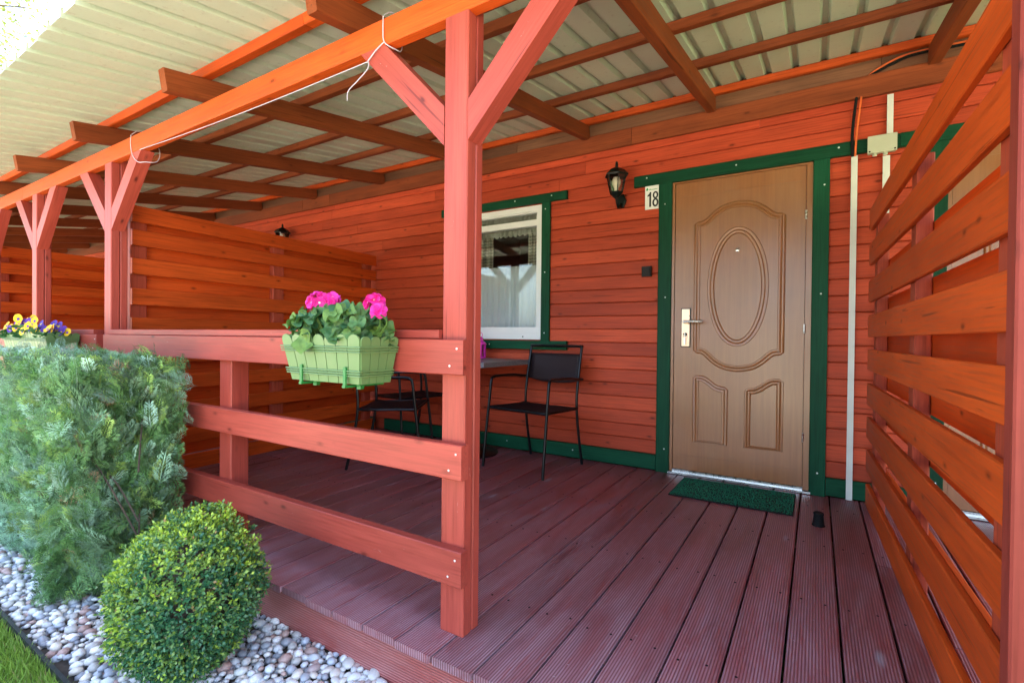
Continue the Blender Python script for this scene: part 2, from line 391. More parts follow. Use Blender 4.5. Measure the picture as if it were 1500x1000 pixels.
class MB:
    def __init__(s): s.v = []; s.f = []
    def add(s, v, f):
        o = len(s.v); s.v += [tuple(p) for p in v]; s.f += [tuple(i + o for i in q) for q in f]; return s
    def box(s, lo, hi):
        x0, y0, z0 = lo; x1, y1, z1 = hi
        return s.add([(x0, y0, z0), (x1, y0, z0), (x1, y1, z0), (x0, y1, z0), (x0, y0, z1), (x1, y0, z1), (x1, y1, z1), (x0, y1, z1)],
                     [(3, 2, 1, 0), (4, 5, 6, 7), (0, 1, 5, 4), (1, 2, 6, 5), (2, 3, 7, 6), (3, 0, 4, 7)])
    def tube(s, pts, r, n=8, closed=False, radii=None): return s.add(*tube_geo(pts, r, n, closed, radii))
    def lathe(s, prof, n=16, c=(0, 0, 0), ph=0.):
        v = []; f = []; k = len(prof)
        for r, z in prof:
            for j in range(n):
                a = 2 * math.pi * j / n + ph; v.append((c[0] + r * math.cos(a), c[1] + r * math.sin(a), c[2] + z))
        for i in range(k - 1):
            for j in range(n): f.append((i * n + j, i * n + (j + 1) % n, (i + 1) * n + (j + 1) % n, (i + 1) * n + j))
        f += [tuple(range(n - 1, -1, -1)), tuple(range((k - 1) * n, k * n))]
        return s.add(v, f)
    def build(s, name, mt, parent=None, W=None, smooth=False, local=False):
        """verts in world space unless W given (then local to W)"""
        if W is None:
            W = WLD[parent.name] if parent is not None else Matrix(); iv = W.inverted()
            if not local: s.v = [tuple(iv @ V(p)) for p in s.v]
        me = mesh(name, s.v, s.f, smooth)
        if smooth and hasattr(me, 'set_sharp_from_angle'): me.set_sharp_from_angle(angle=R(40))
        return link(name, me, W, parent, mt)
def np_mesh(name, verts, faces, tint, mt, W=None, parent=None, smooth=False):
    """verts (n,3), faces (m,k) uniform, tint (n,4) vertex colours of the leaves"""
    me = bpy.data.meshes.new(name); n, (mf, k) = len(verts), faces.shape
    me.vertices.add(n); me.vertices.foreach_set('co', verts.astype(np.float32).ravel())
    me.loops.add(mf * k); me.loops.foreach_set('vertex_index', faces.astype(np.int32).ravel())
    me.polygons.add(mf); me.polygons.foreach_set('loop_start', np.arange(0, mf * k, k, dtype=np.int32))
    me.polygons.foreach_set('loop_total', np.full(mf, k, dtype=np.int32))
    if smooth: me.polygons.foreach_set('use_smooth', np.ones(mf, dtype=bool))
    if tint is not None:
        a = me.attributes.new('tint', 'FLOAT_COLOR', 'POINT'); a.data.foreach_set('color', tint.astype(np.float32).ravel())
    me.update(); me.validate(); return link(name, me, W, parent, mt)

# ================================================================== SETTING
GZ = -.175
lawn = MB().add([(-400, -400, GZ - .012), (400, -400, GZ - .012), (400, 400, GZ - .012), (-400, 400, GZ - .012)], [(0, 1, 2, 3)]).build('lawn', 'lawn')
tag(lawn, 'mown green lawn in front of the cabins', 'lawn', kind='structure')
bounce_ = MB().add([(-60, -9.5, GZ - .004), (40, -9.5, GZ - .004), (40, -.95, GZ - .004), (-60, -.95, GZ - .004)], [(0, 1, 2, 3)]).build('bounce_ground', 'bounce_pale')  # unseen pale ground, added to bounce sunlight up under the porch roof
tag(bounce_, 'unseen pale sandy ground added before the porches to bounce sunlight', 'bounce ground', kind='structure')
gb = MB().add([(-9, .60, GZ - .004), (.9, .60, GZ - .004), (.9, 1.6, GZ - .004), (-9, 1.6, GZ - .004)], [(0, 1, 2, 3)]).build('gravel_bed', 'earth')
tag(gb, 'bed of pale rounded pebbles along the deck', 'gravel bed', kind='structure')

# deck --------------------------------------------------------------
deck = thing('deck', (-1.5, 2.4, 0), 'dark red ridged plank deck of the porch', 'deck'); del deck['category']; tag(deck, kind='structure'); deck['category'] = 'deck'
PITCH, X0 = .1508, -.071
for k in range(-60, 13):
    xa = X0 + k * PITCH + .0035; xb = xa + PITCH - .007
    y1 = 3.605
    jit = random.uniform(-.006, .004)
    if k in (2, 3, -24, -31):            # boards pieced together from two lengths
        cut = {2: 2.62, 3: 2.05, -24: 2.3, -31: 2.9}[k]
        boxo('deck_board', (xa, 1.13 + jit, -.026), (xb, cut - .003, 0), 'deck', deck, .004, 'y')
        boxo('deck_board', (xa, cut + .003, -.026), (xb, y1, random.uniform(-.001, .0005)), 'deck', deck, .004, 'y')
    else:
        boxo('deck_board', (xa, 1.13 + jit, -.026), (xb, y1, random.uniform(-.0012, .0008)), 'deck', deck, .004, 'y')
for a, b in ((-9.1, -4.4), (-4.396, -1.6 - .9), (-2.496, .5), (.504, 1.9)):
    boxo('fascia_board', (a, 1.150, -.172), (b, 1.176, -.028), 'fascia', deck, .004, 'x')
for y in (1.5, 2.1, 2.7, 3.3): boxo('joist', (-9.1, y, -.17), (1.9, y + .05, -.0265), 'oldboard', deck)

sc_ = MB()
for k in range(-28, 10):
    for y in (1.525, 2.125, 2.725, 3.325):
        for q in (.035, .115):
            sc_.lathe([(.0042, 0), (.0042, .0006), (.0025, .0012)], 7, (X0 + k * PITCH + q + random.uniform(-.006, .006), y + random.uniform(-.012, .012), .0008))
so_ = sc_.build('screws', 'rubber', deck); so_['kind'] = 'stuff'
# house ---------------------------------------------------------------
house = thing('house', (-2, 3.63, 0), 'long red timber cabin with lap siding and green trim boards', 'house')
WX0, WX1 = -17., 3.2
WIN = (-2.775, -1.945, .945, 2.070)      # window hole
D1, D2 = (-.888, -.030), (.610, 1.468)   # door holes
wall = MB()
def wseg(x0, x1, z0, z1): wall.box((x0, 3.632, z0), (x1, 3.75, z1))
wseg(WX0, WIN[0], 0, 2.75); wseg(WIN[0], WIN[1], 0, WIN[2]); wseg(WIN[0], WIN[1], WIN[3], 2.75); wseg(WIN[1], D1[0], 0, 2.75)
wseg(D1[0], D1[1], 2.075, 2.75); wseg(D1[1], D2[0], 0, 2.75); wseg(D2[0], D2[1], 2.075, 2.75); wseg(D2[1], WX1, 0, 2.75)
wallo = wall.build('wall', 'siding', house)
body = MB().box((WX0, 7.4, -.17), (WX1, 7.5, 3.2)).box((WX0, 3.751, -.17), (WX0 + .1, 7.4, 2.75)).box((WX1 - .1, 3.751, -.17), (WX1, 7.4, 2.75))
body.build('outer_wall', 'siding', house)
MB().box((WX0 + .1, 3.751, -.10), (WX1 - .1, 7.4, 0)).build('floor', 'oldboard', house)
MB().box((-3.6, 3.751, 2.35), (-1.1, 6.0, 2.40)).box((-3.6, 6.0, 0), (-1.1, 6.05, 2.35)).box((-3.65, 3.751, 0), (-3.6, 6.05, 2.35)).box((-1.1, 3.751, 0), (-1.05, 6.05, 2.35)).build('room_lining', 'interior', house)
# main roof behind the porch roof (keeps the sun out of the porch)
MB().add([(WX0 - .3, 3.64, 2.78), (WX1 + .3, 3.64, 2.78), (WX1 + .3, 7.8, 3.40), (WX0 - .3, 7.8, 3.40), (WX0 - .3, 3.64, 2.84), (WX1 + .3, 3.64, 2.84), (WX1 + .3, 7.8, 3.46), (WX0 - .3, 7.8, 3.46)],
         [(3, 2, 1, 0), (4, 5, 6, 7), (0, 1, 5, 4), (1, 2, 6, 5), (2, 3, 7, 6), (3, 0, 4, 7)]).build('roof', 'roof', house)
RP = .1018
for r in range(24):
    z0 = .116 + r * RP; z1 = z0 + RP
    holes = []
    if z1 > .93 and z0 < 2.09: holes.append((WIN[0] - .03, WIN[1] + .03))
    if z0 < 2.09: holes += [(D1[0] - .03, D1[1] + .03), (D2[0] - .03, D2[1] + .03)]
    x = -16.9; segs = []
    for a, b in sorted(holes) + [(WX1, WX1)]: segs.append((x, a)); x = b
    for a, b in segs:
        cuts = [a]
        while b - cuts[-1] > 3.4: cuts.append(cuts[-1] + random.uniform(1.5, 3.0))
        if r == 22: cuts = [c for c in cuts]
        cuts.append(b)
        for c0, c1 in zip(cuts[:-1], cuts[1:]):
            if c1 - c0 < .02: continue
            W, ln = frame((c0 + .001, 3.617, (z0 + z1) / 2), (c1 - .001, 3.617, (z0 + z1) / 2), (0, .05 + random.uniform(-.012, .012), 1))
            link('siding_board', with_mat(box_mesh(ln, RP - .003, .019, .005), 'siding'), W, wallo)
def screws(o, pts, y):
    for x, z in pts:
        MB().lathe([(.0055, 0), (.0055, .0015), (.003, .0028)], 8).build('screw', 'screw', o, Matrix.Translation((x, y, z)) @ Matrix.Rotation(R(90), 4, 'X'))
def trim(lo, hi, long, sc=()):
    o = boxo('trim_board', (lo[0], 3.582, lo[1]), (hi[0], 3.604, hi[1]), 'green', house, .003, long); screws(o, sc, 3.5825); return o
def trim2(lo, hi, long, sc=()):
    o = boxo('trim_board', (lo[0], 3.574, lo[1]), (hi[0], 3.604, hi[1]), 'green', house, .003, long); screws(o, sc, 3.5745); return o
trim2((-1.165, 2.078), (.395, 2.158), 'x', [(-1.07, 2.135), (-.47, 2.125), (.10, 2.13)])
trim2((.397, 2.078), (1.75, 2.158), 'x', [(.9, 2.12)])
for (a, b), off in ((D1, 0), (D2, 1.498)):
    trim((a - .095, 0), (a, 2.078), 'z', [(a - .05, 1.93), (a - .04, 1.26), (a - .035, .17)])
    trim((b, 0), (b + .088, 2.078), 'z', [(b + .06, 1.92), (b + .05, 1.25), (b + .045, .14)])
trim2((-3.01, 2.075), (-1.715, 2.145), 'x', [(-2.6, 2.10), (-1.85, 2.12), (-2.2, 2.12)])
trim2((-3.01, .862), (-1.705, .935), 'x', [(-2.45, .90), (-1.9, .89)])
trim((WIN[1], .935), (WIN[1] + .078, 2.075), 'z', [(-1.91, 2.02), (-1.91, 1.5), (-1.91, 1.0)])
trim((WIN[0] - .078, .935), (WIN[0], 2.075), 'z')
for a, b in ((-9, -3.9), (-3.75, D1[0] - .097), (D1[1] + .09, .512), (D2[1] + .09, WX1)):
    o = boxo('baseboard', (a, 3.580, .010), (b, 3.604, .118), 'green', house, .003, 'x'); screws(o, [(x, .07) for x in np.arange(a + .25, b - .05, .62)], 3.5805)

# window --------------------------------------------------------------
wx0, wx1, wz0, wz1 = WIN
win = MB().box((wx0, 3.612, wz0), (wx0 + .035, 3.69, wz1)).box((wx1 - .035, 3.612, wz0), (wx1, 3.69, wz1)).box((wx0 + .035, 3.612, wz0), (wx1 - .035, 3.69, wz0 + .055)).box((wx0 + .035, 3.612, wz1 - .045), (wx1 - .035, 3.69, wz1)).build('window', 'white_pvc', house)
sx0, sx1 = wx0 + .036, wx1 - .036
sash = MB()
zs = (wz0 + .056, wz0 + .105); zt = (1.905, 1.955)
sash.box((sx0, 3.622, zs[0]), (sx0 + .03, 3.68, 2.024)).box((sx1 - .03, 3.622, zs[0]), (sx1, 3.68, 2.024)).box((sx0 + .03, 3.622, zs[0]), (sx1 - .03, 3.68, zs[1])).box((sx0 + .03, 3.622, zt[0]), (sx1 - .03, 3.68, zt[1])).box((sx0 + .03, 3.622, 2.014), (sx1 - .03, 3.68, 2.024))
sash.build('sash', 'white_pvc', win)
MB().box((sx0 + .03, 3.648, zs[1]), (sx1 - .03, 3.652, zt[0])).build('pane', 'glass', win)
MB().box((sx0 + .03, 3.648, zt[1]), (sx1 - .03, 3.652, 2.014)).build('pane', 'glass', win)
MB().lathe([(.006, 0), (.006, .002), (.002, .003)], 8).build('drain_cap', 'dark', win, Matrix.Translation((-2.13, 3.611, .968)) @ Matrix.Rotation(R(90), 4, 'X'))
def curtain(name, x0, x1, z0, z1, y, mt, label, amp=.012, wl=.06, hem=0.):
    nx = int((x1 - x0) / .008); v = []; f = []; ph = random.random() * 6; nz = 6
    for j in range(nz + 1):
        t = j / nz; z = z1 + (z0 - z1) * t
        for i in range(nx + 1):
            x = x0 + (x1 - x0) * i / nx; q = 2 * math.pi * x / wl
            zz = z + (hem * (.5 + .5 * math.sin(2 * math.pi * x / .05)) if j == nz else 0)
            v.append((x, y + amp * (.45 + .55 * t) * math.sin(q + ph + 1.1 * math.sin(q * .23) + .5 * t * math.sin(q * .41)), zz))
    for j in range(nz):
        for i in range(nx): a = j * (nx + 1) + i; f.append((a, a + 1, a + nx + 2, a + nx + 1))
    o = MB().add(v, f).build(name, mt, None, Matrix(), True); o.data.name = name
    sm = o.modifiers.new('thick', 'SOLIDIFY'); sm.thickness = .0006
    return tag(o, label, 'curtain')
cs = curtain('cafe_curtain', wx0 + .02, wx1 - .02, .98, 1.592, 3.735, 'sheer', 'white sheer half curtain behind the lower window glass')
MB().tube([(wx0 + .005, 3.735, 1.585), (wx1 - .005, 3.735, 1.585)], .004, 6).build('curtain_rod', 'white_pvc', cs)
curtain('checked_curtain', -2.19, wx1 - .03, 1.50, 2.06, 3.80, 'check', 'beige checked curtain hanging at the right of the window', .016, .055)
curtain('checked_curtain', wx0 + .03, -2.56, 1.50, 2.06, 3.80, 'check', 'beige checked curtain at the window side hidden by the post', .016, .055)
curtain('lace_valance', wx0 + .02, wx1 - .02, 1.86, 2.065, 3.77, 'valance', 'cream scalloped valance across the top of the window', .010, .05, .02)

# doors -----------------------------------------------------------------
def ribbon(pts, wd, h, y, closed=False, prof=None):
    """moulding along a line in the door plane (x, z), standing proud of y towards -y"""
    P = [V((p[0], 0, p[1])) for p in pts]; k = len(P); v = []; f = []
    prof = prof or [(-.5, 0), (-.42, .55), (-.2, .62), (-.05, .25), (.08, .9), (.3, 1), (.45, .6), (.5, 0)]; n = len(prof)
    for i in range(k):
        t = (P[(i + 1) % k] - P[i - 1]) if closed else P[min(i + 1, k - 1)] - P[max(i - 1, 0)]
        t.normalize(); s = V((-t.z, 0, t.x))
        for a, b in prof: q = P[i] + s * a * wd; v.append((q.x, y - b * h, q.z))
    for i in range(k if closed else k - 1):
        for j in range(n - 1): f.append((i * n + j, i * n + j + 1, ((i + 1) % k) * n + j + 1, ((i + 1) % k) * n + j))
    return v, f
def make_door(off):
    d = MB().box((-.866 + off, 3.603, .037), (-.066 + off, 3.66, 2.062)).build('door', 'door', house)
    fr = MB().box((-.8875 + off, 3.594, .02), (-.869 + off, 3.70, 2.075)).box((-.063 + off, 3.594, .02), (-.0305 + off, 3.70, 2.075)).box((-.869 + off, 3.594, 2.064), (-.063 + off, 3.70, 2.075))
    fr.build('door_frame', 'door', d)
    MB().box((-.895 + off, 3.575, .004), (-.02 + off, 3.70, .016)).box((-.868 + off, 3.597, .016), (-.064 + off, 3.64, .034)).build('threshold', 'steel', d)
    o = off
    mo = lambda pts, wd=.042, h=.009, cl=False, y=3.603: MB().add(*ribbon([(x + o, z) for x, z in pts], wd, h, y, cl)).build('moulding', 'door', d, None, True)
    sp = lambda pts, cl=False, n=6: [(p.x, p.y) for p in smooth_path([(x, z, 0) for x, z in pts], n, cl)]
    top = sp([(-.715, 1.763), (-.665, 1.770), (-.59, 1.832), (-.53, 1.862), (-.455, 1.872), (-.38, 1.862), (-.32, 1.832), (-.245, 1.770), (-.195, 1.763)])
    bot = sp([(-.195, .882), (-.245, .874), (-.31, .815), (-.37, .780), (-.455, .766), (-.54, .780), (-.60, .815), (-.665, .874), (-.715, .882)])
    mo(top + [(-.195, 1.5), (-.195, 1.1)] + bot + [(-.715, 1.1), (-.715, 1.5)], cl=True)
    mo([(-.457 + .167 * math.cos(a), 1.318 + .380 * math.sin(a)) for a in np.linspace(0, 2 * math.pi, 64, endpoint=False)], .046, .010, True)
    for sgn in (1, -1):
        cx = -.455; mir = (lambda p: p) if sgn == 1 else (lambda p: (2 * cx - p[0], p[1]))
        tp = sp([(-.715, .690), (-.67, .688), (-.635, .668), (-.60, .640), (-.565, .624), (-.525, .618)])
        pa = [mir(p) for p in tp + [(-.525, .25), (-.715, .25)]]
        mo(pa, .042, .009, True)
    for z in (1.971, .139): MB().box((-.83 + o, 3.6005, z - .003), (-.09 + o, 3.604, z + .003)).build('moulding', 'door', d)
    for x in (-.748, -.163):MB().box((x + o - .002, 3.6015, .21), (x + o + .002, 3.604, 1.80)).build('moulding', 'door', d)
    h = MB().box((-.818 + o, 3.594, .905), (-.753 + o, 3.6025, 1.180)).build('lock_plate', 'black_metal', d)
    MB().box((-.812 + o, 3.589, .912), (-.759 + o, 3.5938, 1.173)).build('lock_plate', 'brass', d)
    MB().lathe([(.011, 0), (.011, .045), (.008, .05)], 12).build('handle_neck', 'steel', d, Matrix.Translation((-.787 + o, 3.589, 1.083)) @ Matrix.Rotation(R(90), 4, 'X'), True)
    MB().tube(smooth_path([(-.792 + o, 3.546, 1.083), (-.76 + o, 3.543, 1.083), (-.70 + o, 3.546, 1.084), (-.668 + o, 3.556, 1.083)], 4), .009, 10).build('handle', 'steel', d, None, True)
    MB().lathe([(.013, 0), (.013, .008), (.009, .010)], 14).build('key_cylinder', 'dark', d, Matrix.Translation((-.787 + o, 3.589, .995)) @ Matrix.Rotation(R(90), 4, 'X'), True)
    if off == 0:
        MB().tube([(-.787 + .011 * math.cos(a), 3.572, .982 + .011 * math.sin(a)) for a in np.linspace(0, 6.28, 16, endpoint=False)], .0015, 6, True).box((-.792, 3.570, .925), (-.782, 3.573, .972)).box((-.789, 3.572, .982), (-.785, 3.579, 1.008)).build('key', 'steel', d)
    MB().lathe([(.014, 0), (.014, .005), (.009, .008)], 16).build('peephole', 'steel', d, Matrix.Translation((-.457 + o, 3.603, 1.562)) @ Matrix.Rotation(R(90), 4, 'X'), True)
    for z in (1.035, .35, 1.75): MB().lathe([(.0065, 0), (.0065, .055)], 8, (-.0645 + o, 3.5925, z - .027)).build('hinge', 'steel', d, None, True)
make_door(0.); make_door(1.498)

# ================================================================== PORCH CANOPY
can = thing('porch_canopy', (-1, 1.29, 0), 'orange red timber porch roof frame carrying cream corrugated steel sheets', 'porch roof')
S = .160; ZR = 2.51                       # rafter underside at y = 3.57
zr = lambda y: ZR + S * (y - 3.57)
RH = .105; PH = .046
for x in (2.75, 1.65, .54, -.632, -1.555, -2.665, -3.80, -4.88, -5.95, -7.05, -8.15, -9.25, -10.3, -11.4, -12.5, -13.6, -14.7, -15.8, -16.8):
    ya, yb = 1.115, 3.585
    board('rafter', (x, ya, zr(ya) + RH / 2), (x, yb, zr(yb) + RH / 2), (0, -S, 1), RH, .055, 'rafter', can, .004)
for y in (3.555, 2.975, 2.42, 1.86, 1.30):
    x = -17.0
    while x < 3.1:
        x1 = min(x + random.uniform(3.2, 4.2), 3.2)
        W, ln = frame((x, y, zr(y) + RH + PH / 2 + .001), (x1 - .003, y, zr(y) + RH + PH / 2 + .001), (0, -S, 1))
        link('purlin', with_mat(box_mesh(ln, PH, .052, .004), 'stain' if y > 3 else 'rafter' if y > 1.5 else 'stain'), W, can); x = x1
for a, b in ((-16.9, -9.4), (-9.397, -5.1), (-5.097, -4.62), (-4.617, -1.19), (-1.187, 3.1)):
    boxo('ledger', (a, 3.574, 2.405), (b, 3.604, 2.530), 'rafter', can, .004)
for a, b in ((-16.9, -2.2), (-2.197, .30), (.303, 3.1)): boxo('wall_plate', (a, 3.598, 2.535), (b, 3.628, 2.70), 'oldboard', can, .004)
# front beam
for a, b in ((-17, -11), (-10.997, -5.3), (-5.297, -.2), (-.197, 3.1)):
    boxo('beam', (a, 1.250, 2.000), (b, 1.296, 2.096), 'stain', can, .004)
    boxo('beam', (a, 1.299, 2.03), (b, 1.338, 2.134), 'rafter', can, .004)
def post(x, braces=(1, 1)):
    p = boxo('post', (x - .0475, 1.250, 0), (x + .0475, 1.296, 1.999), 'post', can, .004, 'z')
    boxo('post_strip', (x - .0445, 1.298, .001), (x + .0485, 1.336, 2.029), 'post', p, .004, 'z')
    for sgn, on in zip((-1, 1), braces):
        if not on: continue
        # brace as a true parallelogram prism: cut plumb at the post, level at the beam
        xo = x + sgn * .049; h = .128; yb0, yb1 = 1.251, 1.318
        z0 = 1.588; rise = 1.999 - z0
        q = [(xo, z0), (xo, z0 + h), (xo + sgn * (rise - h) * .97, 1.999), (xo + sgn * rise * .97, 1.999)]
        W = Matrix((V((sgn * .70, 0, .714)), V((-sgn * .714, 0, .70)) , V((0, -1, 0)) if sgn == 1 else V((0, 1, 0)))).transposed().to_4x4()
        W.translation = (xo + sgn * .2, 1.28, 1.8); iv = W.inverted()
        v = [iv @ V((a, y, b)) for y in (yb0, yb1) for a, b in q]
        f = [(0, 1, 2, 3), (7, 6, 5, 4), (0, 4, 5, 1), (1, 5, 6, 2), (2, 6, 7, 3), (3, 7, 4, 0)]
        if sgn == -1: f = [tuple(reversed(t)) for t in f]
        me = mesh('brace', v, [tuple(reversed(t)) for t in f]); link('brace', me, W, p, 'post')
post(-.997); post(-3.690); post(-5.02); post(-6.30, (1, 1)); post(-7.70)
# corrugated sheets
zs_ = lambda y: zr(y) + RH + PH + .003
def sheet(x0, n, dz, y0):
    prof = []
    for k in range(n):
        b = x0 + k * .15
        prof += [(b, 0), (b + .104, 0), (b + .115, .030), (b + .139, .030)]
    prof += [(x0 + n * .15, 0), (x0 + n * .15 + .012, 0)]
    ys = [y0, 1.3, 2.2, 3.1, 3.72]; v = []; f = []; k = len(prof)
    for th in (0, .0025):
        for y in ys:
            for px, pz in prof: v.append((px, y, zs_(y) + pz + dz + th))
    nl = len(ys) * k
    for j in range(len(ys) - 1):
        for i in range(k - 1):
            a = j * k + i; q = (a, a + 1, a + k + 1, a + k); f.append(tuple(reversed(q))); f.append(tuple(t + nl for t in q))
    for i in range(k - 1): f.append((i, i + 1, nl + i + 1, nl + i))
    for j in range(len(ys) - 1):
        a = j * k; f.append((a, a + nl, a + k + nl, a + k)); b = a + k - 1; f.append((b, b + k, b + k + nl, b + nl))
    MB().add(v, f).build('roof_sheet', 'roof', can)
x = -17.51; i = 0
while x < 3.0:
    sheet(x, 7, .0035 * (i % 2), .712 + random.uniform(-.008, .008)); x += 1.05; i += 1

# railings --------------------------------------------------------------
def railing(x0, x1, label, bal):
    r = thing('porch_railing', ((x0 + x1) / 2, 1.25, 0), label, 'railing')
    for z0, z1 in ((.842, .953), (.512, .622), (.176, .289)):
        e = boxo('rail', (x0, 1.212, z0), (x1 + random.uniform(-.003, .003), 1.248, z1), 'post', r, .003)
        for xx in (x1 - .022, x1 - .05):
            zz = z1 - .028 if xx == x1 - .022 else z0 + .028
            MB().lathe([(.0035, 0), (.0035, .0008), (.002, .0013)], 8).build('screw', 'screw', e, Matrix.Translation((xx, 1.2118, zz)) @ Matrix.Rotation(R(90), 4, 'X'))
    boxo('handrail', (x0, 1.236, .9545), (x1 - .115, 1.345, .984), 'post', r, .003)
    for b in bal: boxo('baluster', (b - .05, 1.2495, 0), (b + .05, 1.335, .953), 'post', r, .004, 'z')
railing(-3.640, -.932, 'red three-board porch railing carrying the box of pink geraniums', (-2.355,))
railing(-7.60, -3.742, 'red porch railing carrying the box of pansies behind the hedge', (-6.0,))

# privacy screens ---------------------------------------------------------
def screen(A, B, side, tops, label, endpost=None, sh=.113, posts=(), zt=1.80):
    A, B = V((*A, 0)), V((*B, 0)); d = (B - A); Ln = d.length; d.normalize(); n = V((d.y, -d.x, 0)) * side   # n points to the face side
    W = Matrix((d, V((-d.y, d.x, 0)), V((0, 0, 1)))).transposed().to_4x4(); W.translation = A
    s = tag(link('privacy_screen', None, W), label, 'fence')
    P = lambda t, nn, z: A + d * t + n * nn + V((0, 0, z))
    for i, z in enumerate(tops):
        h = sh + random.uniform(-.003, .003)
        board('slat', P(0, -.011, z - h / 2), P(Ln, -.011, z - h / 2), (0, 0, 1), h, .021, 'stain', s, .003)
        if i < len(tops) - 1:
            zc = (z - sh + tops[i + 1]) / 2 + random.uniform(-.006, .006)
            board('slat', P(0, -.087, zc), P(Ln, -.087, zc), (0, 0, 1), sh, .021, 'stain', s, .003)
    for t0, wd in posts:
        board('screen_post', P(t0 + wd / 2, -.049, 0.002), P(t0 + wd / 2, -.049, zt), tuple(d), wd, .052, 'redpost', s, .004)
    if endpost: board('end_post', P(-.026, endpost[0], 0.002), P(-.026, endpost[0], endpost[1]), tuple(d), .05, endpost[2], 'darkpost', s, .004)
    return s
rt_tops = [1.72, 1.517, 1.306, 1.108, .914, .718, .524, .334, .137]
rs = screen((.32, 1.335), (.253, 3.50), -1, rt_tops, 'tall slatted red privacy screen right of the front door', (-.045, 1.999, .098), .122, ((.06, .09), (1.02, .09), (2.02, .09)), 1.66)
lt_tops = [1.782, 1.628, 1.445, 1.252, 1.064, .874, .684, .494, .304, .114]
screen((-3.712, 1.385), (-3.862, 3.565), 1, lt_tops, 'slatted red privacy screen behind the geranium box', None, .104, ((.0, .095), (1.02, .10), (2.05, .09)), 1.70)
screen((-11.2, 1.385), (-11.3, 3.565), 1, lt_tops, 'farthest slatted red privacy screen at the left edge', None, .104, ((.0, .095), (1.02, .10), (2.05, .09)), 1.70)
screen((-6.62, 1.385), (-6.76, 3.565), 1, lt_tops, 'far slatted red privacy screen beyond the next porch', None, .104, ((.0, .095), (1.02, .10), (2.05, .09)), 1.70)

# ================================================================== SMALL THINGS ON THE WALL
def lantern(x, z, label):
    t = thing('wall_lantern', (x, 3.596, z), label, 'wall lamp', 'wall lanterns')
    c = (x, 3.485, z); mb = MB()
    # wall plate + arm
    MB().lathe([(.040, 0), (.040, .010), (.030, .016)], 6).build('wall_plate', 'lamp_metal', t, Matrix.Translation((x, 3.598, z + .052)) @ Matrix.Rotation(R(90), 4, 'X') @ Matrix.Scale(1.45, 4, (0, 1, 0)))
    MB().tube(smooth_path([(x, 3.585, z + .03), (x, 3.555, z - .004), (x, 3.515, z + .004), (x, 3.487, z + .052)], 5), .010, 8).build('arm', 'lamp_metal', t, None, True)
    MB().lathe([(.010, .045), (.022, .055), (.044, .078), (.050, .086), (.050, .092)], 6, c).build('base_cup', 'lamp_metal', t)
    MB().lathe([(.046, .093), (.072, .212)], 6, c).build('lamp_glass', 'lampglass', t)
    fr = MB()
    for k in range(6):
        a = 2 * math.pi * k / 6; fr.tube([(c[0] + .047 * math.cos(a), c[1] + .047 * math.sin(a), c[2] + .092), (c[0] + .073 * math.cos(a), c[1] + .073 * math.sin(a), c[2] + .214)], .0042, 5)
    fr.build('glass_bars', 'lamp_metal', t)
    MB().lathe([(.088, .210), (.092, .218), (.082, .226), (.058, .252), (.030, .268), (.014, .274), (.010, .280)], 6, c).build('lamp_roof', 'lamp_metal', t)
    MB().lathe([(.008, .280), (.013, .290), (.009, .300), (.011, .308), (.004, .318)], 10, c).build('finial', 'lamp_metal', t, None, True)
    MB().lathe([(.014, .093), (.016, .12), (.030, .15), (.032, .175), (.022, .20), (.006, .208)], 14, c).build('bulb', 'bulb', t, None, True)
    return t
lantern(-1.268, 1.945, 'black hexagonal wall lantern beside the number plate')
lantern(-5.35, 1.945, 'black wall lantern peeking over the slatted screen')

sg = thing('house_number_sign', (-1.028, 3.597, 1.99), 'white plate reading 18 left of the front door', 'number sign')
MB().box((-1.084, 3.586, 1.907), (-.985, 3.595, 2.077)).build('plate', 'sign', sg)
gy = 3.5854
MB().add([(x_, gy, z_) for x_, z_ in ((-1.053, 1.924), (-1.039, 1.924), (-1.039, 2.032), (-1.049, 2.032), (-1.054, 2.020), (-1.066, 2.010), (-1.066, 1.998), (-1.053, 2.004))], [(0, 1, 2, 7), (2, 3, 4, 7), (4, 5, 6, 7)]).build('number', 'ink', sg)
def ring(cx, cz, a1, b1, a2, b2, n=28):
    v = []; f = []
    for i in range(n):
        q = 2 * math.pi * i / n; v += [(cx + a1 * math.cos(q), gy, cz + b1 * math.sin(q)), (cx + a2 * math.cos(q), gy, cz + b2 * math.sin(q))]
    return v, [(2 * i, 2 * i + 1, 2 * ((i + 1) % n) + 1, 2 * ((i + 1) % n)) for i in range(n)]
MB().add(*ring(-1.008, 2.007, .0085, .015, .0205, .027)).add(*ring(-1.008, 1.953, .0095, .018, .0225, .031)).build('number', 'ink', sg)
lf = MB(); lf.add([(-1.078, 3.5855, 2.048), (-1.070, 3.5855, 2.042), (-1.060, 3.5855, 2.050), (-1.064, 3.5855, 2.062), (-1.071, 3.5855, 2.066)], [(0, 1, 2, 3, 4)]).build('leaf_emblem', 'greenink', sg)
pr = MB(); px = -1.056
while px < -.995:
    wv = random.uniform(.002, .0045); hv = random.choice((.006, .006, .009)); pr.add([(px, 3.5855, 2.046), (px + wv, 3.5855, 2.046), (px + wv, 3.5855, 2.046 + hv), (px, 3.5855, 2.046 + hv)], [(0, 1, 2, 3)]); px += wv + .0018
pr.build('small_print', 'greenink', sg)
db = thing('doorbell', (-1.064, 3.597, 1.453), 'small square dark brown switch box between window and door', 'switch')
boxo('back_plate', (-1.101, 3.572, 1.417), (-1.028, 3.596, 1.490), 'dark', db, .006, 'z'); boxo('button', (-1.088, 3.566, 1.430), (-1.041, 3.5715, 1.477), 'dark', db, .003, 'z')
